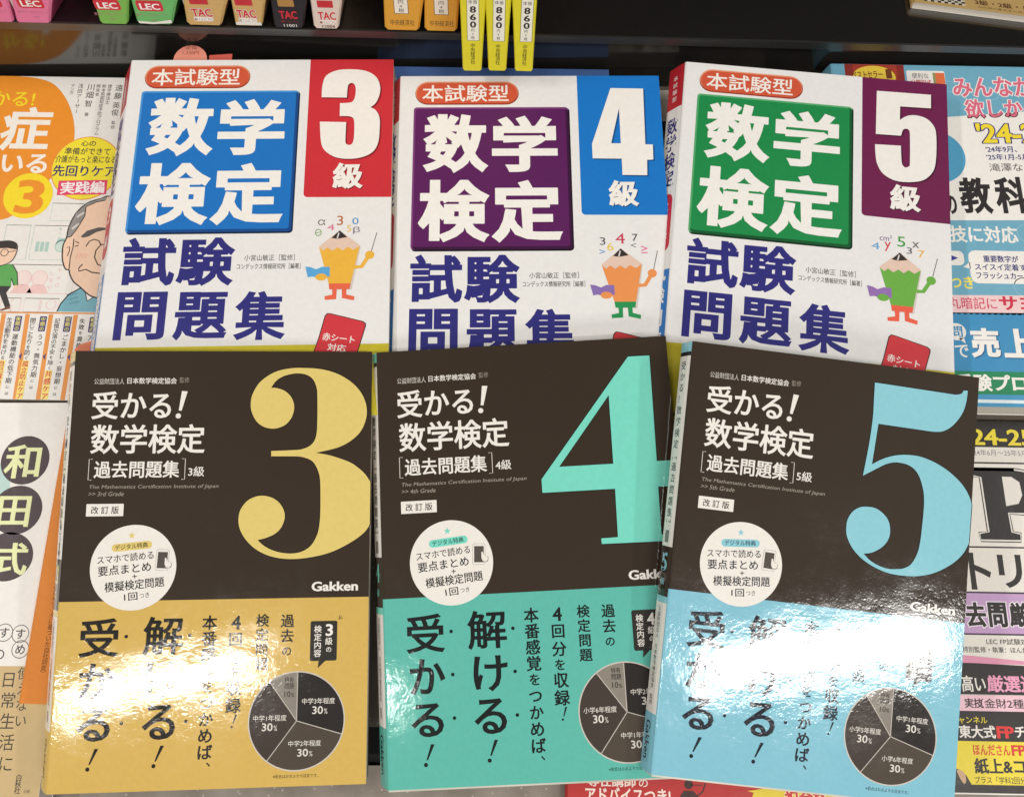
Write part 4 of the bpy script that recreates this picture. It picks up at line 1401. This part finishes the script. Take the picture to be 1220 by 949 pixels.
def exam_guide():
    r = bf.root
    P = bf.page
    BK, W_, YE = (38, 33, 32), (236, 230, 220), (236, 214, 52)
    g = P()
    g.text_around('24-25', (43.2, 4.2, 77, 13.2), YE, (20, 18, 18), 0.03, 0.05, 2)
    g.text('（24年6月〜25年5月', (42.2, 15.5, 72, 19.0), (136, 120, 130), 0.0, 1)
    g.build('year_lettering', r)
    g = P()
    g.rect(10, 22.4, 147.8, 68, BK, 1, 3)
    g.rect(10, 23.3, 147.8, 67.2, W_, 2, 2.6)
    fr = g.build('title_frame', r)
    g = P()
    letter = [(41.6, 27), (64, 27), (74, 28.5), (80, 33.5), (80, 42), (74, 47.5), (66, 49.2), (57.4, 49.2), (57.8, 59.8), (62.4, 61), (62.4, 63.4), (41.6, 63.4), (41.6, 61), (46.8, 59.8), (46.2, 30.6), (41.6, 29.4)]
    hole = [(57, 30.2), (62, 30.2), (66, 33), (66.6, 40), (64, 44.6), (57.2, 46)]
    g.line(letter, 3.3, BK, 3, closed=True)
    g.line(letter, 2.2, W_, 4, closed=True)
    g.poly(letter, BK, 5, [hole])
    g.line(letter, 0.5, BK, 6, closed=True)
    g.build('giant_letter', fr)
    g = P()
    g.text('ト', (33.4, 70.6, 44.6, 89.4), BK, 0.03, 3)
    g.text('リ', (48.6, 71.3, 61, 88.2), BK, 0.03, 3)
    g.text('セ', (64, 71, 78, 88), BK, 0.03, 3)
    g.build('title_lettering', r)
    g = P()
    g.rect(8, 90.4, 147.8, 111.9, (60, 40, 66), 3)
    g.rect(8, 91.2, 147.8, 111.1, (196, 158, 200), 4)
    pb = g.build('purple_band', r)
    g = P()
    for ch_, box in (('去', (28.7, 95.7, 39.1, 108.2)), ('問', (40.3, 95.6, 49.8, 108)), ('厳', (50.9, 95.4, 61.2, 107.8)), ('選', (62.4, 95.2, 72.6, 107.6))):
        g.text_around(ch_, box, BK, (244, 236, 240), 0.045, 0.05, 5)
    g.build('band_lettering', pb)
    g = P()
    g.text('LEC FP試験対策', (37.6, 113.5, 62, 116.5), BK, 0.0, 3)
    g.text('特別監修・執筆：ほんだ', (25, 117.6, 58, 120.5), BK, 0.0, 3)
    g.poly([(8, 121.6), (30, 122.2), (56, 124.4), (80, 123.6), (147.8, 121.6), (147.8, 126), (8, 126)], (226, 150, 178), 3)
    g.build('author_lettering', r)
    g = P()
    g.poly([(0.2, 125.4), (30, 125.6), (56, 126.6), (147.8, 125), (147.8, 140.6), (0.2, 140.6)], BK, 4)
    g.rect(0.2, 140.9, 147.8, 148.4, (240, 196, 208), 4)
    g.rect(0.2, 148.4, 147.8, 162.4, BK, 5)
    bb = g.build('black_bands', r)
    g = P()
    g.text('高い', (22.4, 131.6, 34.4, 139.4), W_, 0.02, 6)
    g.text('厳選過', (35, 131.2, 60.6, 139.4), (236, 160, 190), 0.03, 6)
    g.text('実技', (22.8, 142.4, 31.8, 147), BK, 0.02, 6)
    g.text('（金財2種、', (30.8, 142.4, 54.4, 147), BK, 0.006, 6)
    g.text('チャンネル', (15, 151, 33, 154.3), YE, 0.012, 6)
    g.text('東大式', (18.2, 155, 36.4, 161.1), W_, 0.03, 6)
    g.text('FP', (36.9, 155.3, 45.6, 160.9), (220, 48, 44), 0.045, 6)
    g.text('チャ', (46, 155.2, 57, 160.8), W_, 0.03, 6)
    g.build('bands_lettering', bb)
    g = P()
    g.rect(0.2, 162.3, 147.8, 182.2, YE, 4)
    yp = g.build('yellow_panel', r)
    g = P()
    g.text('ほんださん', (24.2, 163.8, 42.6, 168.9), (214, 84, 30), 0.035, 5)
    g.text('FP', (43.2, 163.9, 50.2, 168.8), (214, 50, 40), 0.04, 5)
    g.text('紙上&コ', (23.9, 170.0, 48.8, 177.4), (36, 30, 28), 0.035, 5)
    g.text('プラス「学科2回分', (23.4, 178.4, 48.4, 181.7), (60, 52, 20), 0.006, 5)
    g.build('panel_lettering', yp)
    g = P()
    # shoulder of a presenter in a dark suit
    g.poly([(13, 174.6), (16.8, 175.6), (19.4, 178), (21.6, 182.2), (8, 182.2), (8, 176)], (56, 52, 46), 5)
    g.poly(smooth_loop([(15.2, 175.6), (17.4, 175.9), (18.9, 177.6), (19.0, 180.4), (18.0, 181.9), (16.4, 179.8), (15.4, 177.4)], 4), (206, 168, 132), 6)
    g.build('presenter_picture', yp)
    g = P()
    g.rect(0.2, 182.2, 147.8, 185.9, BK, 6)
    g.build('foot_band', r)


exam_guide()

# --- the red book at the bottom edge
br = Book(FR_R, 'red paperback with white and yellow print peeping out below the teal book', 152, 205, 7, 0, 1, 'satin', bands=[(0, 1, (186, 46, 44))], v0=-16)


def red_book():
    P = lambda: Shifted(br, 0, -16)
    g = P()
    g.text('専任講師', (9.8, -1.9, 33.6, 3.4), (244, 226, 214), 0.024, 1)
    g.text('の', (35.0, -0.3, 39.4, 3.2), (244, 226, 214), 0.01, 1)
    g.text('アドバイスつき!', (8.8, 3.6, 50.4, 10.6), (244, 226, 214), 0.026, 1)
    g.build('advice_lettering', br.root)
    g = P()
    g.disc(59.3, 1.4, 2.1, (66, 40, 34), 1)
    g.poly([(57, 4.2), (61.6, 4.2), (63.6, 6.4), (64.4, 11), (54.4, 11), (55.2, 6.4)], (66, 40, 34), 1)
    g.line([(63.4, 6.6), (66.2, 4.4), (67.6, 0.6)], 0.7, (66, 40, 34), 1)
    g.line([(60.6, 1.6), (66, 1.6)], 0.4, (66, 40, 34), 1)
    g.build('lecturer_icon', br.root)
    g = P()
    g.poly([(88, 3.6), (103, 1.2), (151.8, 1.0), (151.8, 40), (78, 40), (91, 4.2)], (232, 206, 56), 1)
    g.rot = (110, 6, 4)
    g.text_around('祝合格', (106, 2.6, 127, 10.5), (206, 44, 44), (250, 240, 200), 0.04, 0.04, 2)
    g.build('yellow_patch', br.root)


red_book()

# --- covers peeping out from under the upper row
bb_ = Book(FR_B, 'plain blue book behind the purple workbook, only its top edge in sight', 138, 60, 15, 0, 1, 'satin', bands=[(0, 1, (78, 112, 172))], u0=4.5)
bd_ = Book(FR_D, 'black paperback with pale top strip in the gap beside the plum corner panel', 60, 170, 14, 0, 1, 'satin', bands=[(0, 0.125, (204, 198, 188)), (0.125, 1, (34, 32, 31))], u0=-34)


def gap_marks():
    g = Shifted(bd_, -34, 0)
    for i, (v, k) in enumerate(((32, 9), (48, 8), (60, 7))):
        g.line([(8 + 7 * math.sin(R(a)), v - k * math.cos(R(a))) for a in range(20, 150, 12)], 1.0, (120, 116, 112), 1)
    g.build('cover_marks', bd_.root)


gap_marks()

# --- price slips tucked behind books
def slip(name, label, outline, z, rgb, writing=None, turn=0.0):
    cx = sum(p[0] for p in outline) / len(outline)
    cy = sum(p[1] for p in outline) / len(outline)
    root = thing(name, label, 'price slip', Matrix.Translation(Vector((cx * MM, cy * MM, (z + LIFT) * MM))))
    pf = [((p[0] - cx) * MM, (p[1] - cy) * MM) for p in outline]
    n = len(pf)
    V = [(x, y, 0) for x, y in pf] + [(x, y, -0.0004) for x, y in pf]
    F = [list(range(n)), [2 * n - 1 - i for i in range(n)]] + [[i, n + i, n + (i + 1) % n, (i + 1) % n] for i in range(n)]
    mesh_object('card', V, F, [ink(rgb, 'satin')], [0] * len(F), root)
    if writing:
        pg = Page(lambda u, v, l: (u * MM, -v * MM, 0.00005 * l), 'satin')
        for s_, box in writing:
            pg.text(s_, box, (150, 80, 64), 0.0, 1)
        pg.build('price_lettering', root)
    return root


tab = [(-175, 281)] + [(-184 + 9.6 * math.cos(R(a)), 294.0 + 9.6 * math.sin(R(a))) for a in range(0, 181, 15)] + [(-193, 281)]
slip('price_slip', 'coral rounded price tab sticking up behind the blue title panel', tab, -379.6, (236, 150, 128), [('定価', (-3.4, -6.6, 3.0, -3.6)), ('1,320円', (-4.6, -2.6, 4.6, 0.0))])
slip('price_slip', 'thin red paper strip beside the round coral tab', [(-173.5, 287), (-160.5, 287), (-160.5, 298.4), (-173.5, 297.4)], -380.2, (214, 96, 84))
slip('price_slip', 'coral slip corner under the dark brown mustard book', [(-229, 112), (-210, 112), (-210, 126.6), (-221, 127.0), (-226.5, 125.2), (-229, 122.6)], -384.5, (226, 128, 92))

# ------------------------------------------------------------------ books standing on the upper shelf
UPV = Vector((0.0309, 0.342, 0.9392))
NIN = Vector((-0.0072, 0.93964, -0.34208))


class Standing:
    """a paperback standing spine outward: (a, h) run along the shelf lip and up the spine (millimetres, h negative = up)"""

    def __init__(self, label, bl, br_, tl, tr, rgb, group, origin=P0, cover=None, tall=176, deep=128, finish='satin', foot=2.0, pages=True, bands=None):
        k = 0.985 if origin is not P0 else 0.97
        self.k = k
        bl, br_, tl, tr = [(p[0] * k, p[1] * k) for p in (bl, br_, tl, tr)]
        self.o = origin
        w = br_[0] - bl[0]
        base = origin + EX * ((bl[0] + br_[0]) / 2) - UPV * bl[1] + NIN * (deep / 2)
        ex, ey, ez = EX.normalized(), None, UPV.normalized()
        ez = (ez - ex * ez.dot(ex)).normalized()
        ey = ez.cross(ex)
        m = Matrix((ex, ey, ez)).transposed().to_4x4()
        m.translation = Vector((base.x * MM, base.y * MM, (base.z + LIFT) * MM))
        self.mid = (bl[0] + br_[0]) / 2
        self.bot = bl[1]
        self.deep = deep
        self.root = thing('paperback_book', label, 'book', m, group)
        # spine outline seen from the front: narrow foot, then straight up
        hh = max(6.0, -(tl[1] - bl[1]))
        dl, dr = (tl[0] - bl[0]), (tr[0] - br_[0])
        L0, R0 = bl[0] - self.mid, br_[0] - self.mid
        self.left = [(L0 + foot * 0.5, 0), (L0, foot * 0.55), (L0 + dl * 0.7, hh * 0.75), (L0 + dl, hh), (L0 + dl, tall)]
        self.right = [(R0 - foot * 0.5, 0), (R0, foot * 0.55), (R0 + dr * 0.7, hh * 0.75), (R0 + dr, hh), (R0 + dr, tall)]
        y0 = -deep / 2
        rim = self.left + self.right[::-1]
        n = len(rim)
        bulge = 0.0
        V = [((x * 0.9) * MM, (y0 - 0.5) * MM, z * MM) for x, z in rim] + [(x * MM, (y0 + 0.5) * MM, z * MM) for x, z in rim] + [(x * MM, (y0 + 1.2) * MM, z * MM) for x, z in rim]
        F = [list(range(n))]
        for k in (0, 1):
            F += [[k * n + i, k * n + (i + 1) % n, (k + 1) * n + (i + 1) % n, (k + 1) * n + i] for i in range(n)]
        F.append([2 * n + i for i in range(n)][::-1])
        self.spine = mesh_object('spine', V, F, [ink(rgb, finish)], [0] * len(F), self.root)
        cov = cover or rgb
        for side, nm in ((self.left, 'front_cover'), (self.right, 'back_cover')):
            s = 1 if side is self.right else -1
            V = [(x * MM, (y0 + 1.2) * MM, z * MM) for x, z in side] + [(x * 0.98 * MM, (deep / 2) * MM, z * MM) for x, z in side]
            V += [((x - 0.4 * s) * MM, (y0 + 1.2) * MM, z * MM) for x, z in side] + [((x * 0.98 - 0.4 * s) * MM, (deep / 2) * MM, z * MM) for x, z in side]
            k = len(side)
            F = []
            for i in range(k - 1):
                F += [[i, i + 1, k + i + 1, k + i], [2 * k + i, 3 * k + i, 3 * k + i + 1, 2 * k + i + 1]]
            F += [[0, k, 3 * k, 2 * k], [k - 1, 3 * k - 1, 4 * k - 1, 2 * k - 1]]
            F += [[k + i, k + i + 1, 3 * k + i + 1, 3 * k + i] for i in range(k - 1)]
            mesh_object(nm, V, F, [ink(cov, finish)], [0] * len(F), self.root)
        V = []
        for y in (y0 + 1.4, deep / 2 - 1.5):
            V += [((L0 + 1.0) * MM, y * MM, 0.8 * MM), ((R0 - 1.0) * MM, y * MM, 0.8 * MM), ((R0 + dr * 0.6 - 0.8) * MM, y * MM, (tall - 1) * MM), ((L0 + dl * 0.6 + 0.8) * MM, y * MM, (tall - 1) * MM)]
        F = [[3, 2, 1, 0], [4, 5, 6, 7], [0, 1, 5, 4], [1, 2, 6, 5], [2, 3, 7, 6], [3, 0, 4, 7]]
        mesh_object('page_block', V, F, [paper_edge()], [0] * 6, self.root)

    def page(self, finish='satin'):
        y0 = -self.deep / 2 - 0.5
        return Page(lambda a, h, l: ((a * self.k - self.mid) * MM, (y0 - 0.05 * l) * MM, (self.bot - h * self.k) * MM), finish)


PINK, PINK2 = (228, 122, 160), (206, 96, 140)
GRN, GRN2 = (124, 182, 84), (108, 182, 104)
TAN, TAN2 = (206, 168, 104), (196, 152, 84)
GP, GG, GT, GO, GY = 'pink spined books on the shelf', 'green spined books on the shelf', 'law exam paperbacks standing on the shelf', 'orange spined books on the shelf', 'yellow spined books with a price'


def lec(b, dx, a0, a1, wc=(220, 60, 70)):
    g = b.page()
    g.rect(a0 - 1.6, -15, a1 + 1.6, -9.0, (206, 48, 62), 1, 1.6)
    lg = g.build('spine_badge', b.root)
    g = b.page()
    g.text('LEC', (a0, -13.3, a1, -9.8), (246, 238, 232), 0.03, 2)
    g.build('badge_lettering', lg)
    g = b.page()
    g.text('東京リーガルマインド', (a0 - 3.6, -7.6, a1 + 2.2, -5.8), (176, 120, 128) if wc else (90, 90, 90), 0.0, 1)
    g.text('0003', (a0 + 4, -4.2, a1 - 4, -3.2), (176, 120, 128), 0.0, 1)
    g.build('spine_lettering', b.root)


bp = Standing('pink spined paperback cut off at the far left of the upper shelf', (-36, 0), (-19.8, 0), (-37, -14), (-17, -14), PINK, GP, cover=PINK2)
lec(bp, 0, -32, -23)
bp = Standing('bright pink spined paperback with red badge, right of the cut off pink one', (-18.4, 0), (0.6, 0), (-14.9, -14), (7.4, -14), PINK, GP, cover=(196, 76, 118))
lec(bp, 0, -11.0, 0.0)
bp = Standing('yellowish green spined paperback, left of the two green ones', (28.4, -1), (44.4, -1), (30, -15), (49.6, -15), GRN, GG, cover=(70, 140, 50))
lec(bp, 0, 31, 42.0)
bp = Standing('mid green spined paperback with torn white foot, right of the two green ones', (49.4, -1.6), (69.6, -1.6), (50.6, -15), (76.0, -15), GRN2, GG, cover=(70, 150, 70))
lec(bp, 0, 54.2, 65.4)
g = bp.page()
g.poly([(50.4, -3.2), (59, -2.6), (69.2, -4.2), (69.2, -2.4), (58, -1.5), (50.6, -1.9)], (236, 232, 220), 3)
g.build('torn_foot', bp.root)


def tac(b, a0, a1, num, dark=False):
    g = b.page()
    g.rect(a0 + 0.2, -6.3, a1 - 0.2, -3.9, (240, 232, 222) if not dark else (36, 30, 30), 1, 0.8)
    bd0 = g.build('spine_badge', b.root)
    g = b.page()
    g.text_around('TAC', (a0, -11.2, a1, -6.6), (206, 44, 54), (240, 232, 222) if not dark else (60, 30, 32), 0.035, 0.05, 2)
    g.build('badge_lettering', bd0)
    g = b.page()
    c_ = (232, 226, 216) if dark else (70, 52, 48)
    g.text('●TAC PG', (a0 + 0.4, -5.7, a1 - 0.4, -4.2), (186, 70, 60), 0.0, 1)
    if num:
        g.text(num, (a0 + 0.8, -3.8 - 2.4, a1 - 0.8, -3.9), c_, 0.01, 3) if False else g.text(num, (a0 + 1.4, -3.5, a1 - 1.4, -1.9), c_, 0.008, 3)
    g.rect(a0 + 0.6, -17.6, a1 - 0.6, -13.6, (196, 48, 54) if not dark else (176, 130, 70), 1, 0.5)
    g.build('spine_lettering', b.root)


for lab, q, rgb, cov, tx, num, dk in (
        ('wide tan spined paperback with red three letter badge', ((77.3, -1.7), (97.2, -1.7), (79.4, -15.5), (103.6, -15.5)), TAN, TAN2, (82, 93.4), '', False),
        ('narrow tan spined paperback with a white foot band', ((104.7, -2.1), (120.1, -2.1), (105.8, -16), (124.6, -16)), TAN, TAN2, (107, 117.8), '', False),
        ('black spined paperback with red badge and number 11001', ((126.4, -1.3), (143.2, -1.3), (127.6, -16), (147.4, -16)), (40, 34, 36), (30, 26, 28), (130.7, 140.8), '11001', True),
        ('cream spined paperback with red badge and number 11004', ((148.9, -1.5), (163.2, -1.5), (149.6, -16), (166.8, -16)), (222, 206, 192), (206, 188, 170), (152.4, 162.4), '11004', False)):
    b = Standing(lab, *q, rgb, GT, cover=cov)
    tac(b, tx[0], tx[1], num, dk)
    if 'white foot' in lab:
        g = b.page()
        g.rect(105.2, -4.0, 119.6, -2.3, (232, 226, 214), 2)
        g.build('foot_band', b.root)

for lab, q, c0 in (('left of two orange spined books with a small white price box', ((189.2, -1.7), (209, -1.9), (190.2, -18), (212.2, -18)), 199.6),
                   ('right of two orange spined books, next to the yellow spines', ((211.9, -1.8), (230.6, -1.9), (212.9, -19), (232.2, -19)), 222)):
    b = Standing(lab, *q, (222, 162, 56), GO, cover=(196, 134, 40))
    g = b.page()
    g.rect(c0 - 4.0, -26, c0 + 4.0, -11.2, (90, 76, 50), 1)
    g.rect(c0 - 3.7, -25.7, c0 + 3.7, -11.5, (240, 234, 220), 2)
    pbx = g.build('price_box', b.root)
    g = b.page()
    g.column('円+税', c0, -18, -13.2, 2.6, (70, 62, 56), 0.0, 3, squash=1.3)
    g.build('price_lettering', pbx)
    g = b.page()
    g.text('中央経済社', (c0 - 6.8, -7.8, c0 + 6.8, -4.4), (84, 66, 40), 0.0, 1)
    g.build('spine_lettering', b.root)

OY = Vector((-28.3, 280.4, -367.4))
for lab, q, c0 in (('leftmost of three yellow spined books priced 860 yen', ((1.1, 2.2), (11.7, 2.2), (0.4, -38), (14.2, -38)), 7.2),
                   ('middle one of three yellow spined books priced 860 yen', ((15.5, 1.8), (25.5, 1.8), (13.6, -38), (27.3, -38)), 21.0),
                   ('rightmost of three yellow spined books priced 860 yen', ((30.4, 1.7), (40.4, 1.7), (27.6, -38), (40.6, -38)), 35.8)):
    b = Standing(lab, *q, (226, 214, 44), GY, origin=OY, cover=(206, 152, 44), foot=1.0)
    g = b.page()
    g.rect(c0 - 3.3, -52, c0 + 3.3, -15.6, (110, 100, 50), 1)
    g.rect(c0 - 3.05, -51.7, c0 + 3.05, -15.85, (242, 238, 222), 2)
    pbx = g.build('price_box', b.root)
    g = b.page()
    for ch_, v in (('8', -33.0), ('6', -28.9), ('0', -24.8)):
        g.text(ch_, (c0 - 1.65, v - 1.75, c0 + 1.65, v + 1.75), (44, 40, 36), 0.03, 3)
    g.column('円+税', c0 - 0.2, -21.6, -17.4, 2.0, (60, 54, 48), 0.0, 3)
    g.column('定価', c0 + 1.1, -40, -37, 2.2, (60, 54, 48), 0.0, 3)
    g.column('本体', c0 - 1.3, -40, -37, 2.2, (60, 54, 48), 0.0, 3)
    g.build('price_lettering', pbx)
    g = b.page()
    g.column('中央経済社', c0 - 0.3, -12.8, -3.0, 2.7, (70, 62, 30), 0.006, 1)
    g.build('spine_lettering', b.root)

# --- the tan book with a chequered strip lying on the upper shelf at the far right
AX = Vector((0.9735, -0.2285, 0.0))
p_c = P0 + EX * 497 + DEEP * 38
ax = (EX * math.cos(R(-11)) - DEEP * math.sin(R(11)) * 1.0).normalized()
nz = EX.cross(DEEP).normalized()
ay = nz.cross(ax)
FR_C = ((list(ax), list(ay), list(nz)), list(p_c + nz * 4.2))
bc = Book(FR_C, 'tan book with a black and white chequered strip on the right of the upper shelf', 150, 105, 4, 0, 1, 'satin', bands=[(0, 1, (204, 170, 108))], u0=-4, v0=-105)
g = Shifted(bc, -4, -105)
for i in range(12):
    for j in range(5):
        if (i + j) % 2 == 0:
            g.rect(2 + i * 2.0, -12.5 + j * 2.0, 4 + i * 2.0, -10.5 + j * 2.0, (40, 36, 34), 1)
        else:
            g.rect(2 + i * 2.0, -12.5 + j * 2.0, 4 + i * 2.0, -10.5 + j * 2.0, (230, 220, 200), 1)
g.build('chequer_strip', bc.root)
g = Shifted(bc, -4, -105)
g.text('3級・2級・1級すべて1冊', (32, -11.4, 92, -5.6), (96, 58, 40), 0.02, 1)
g.text('大好評の要点まとめと過去問', (33, -4.4, 70, -2.0), (120, 84, 56), 0.0, 1)
g.rect(-2, -40, 24, -16, (206, 92, 70), 1)
g.build('cover_lettering', bc.root)
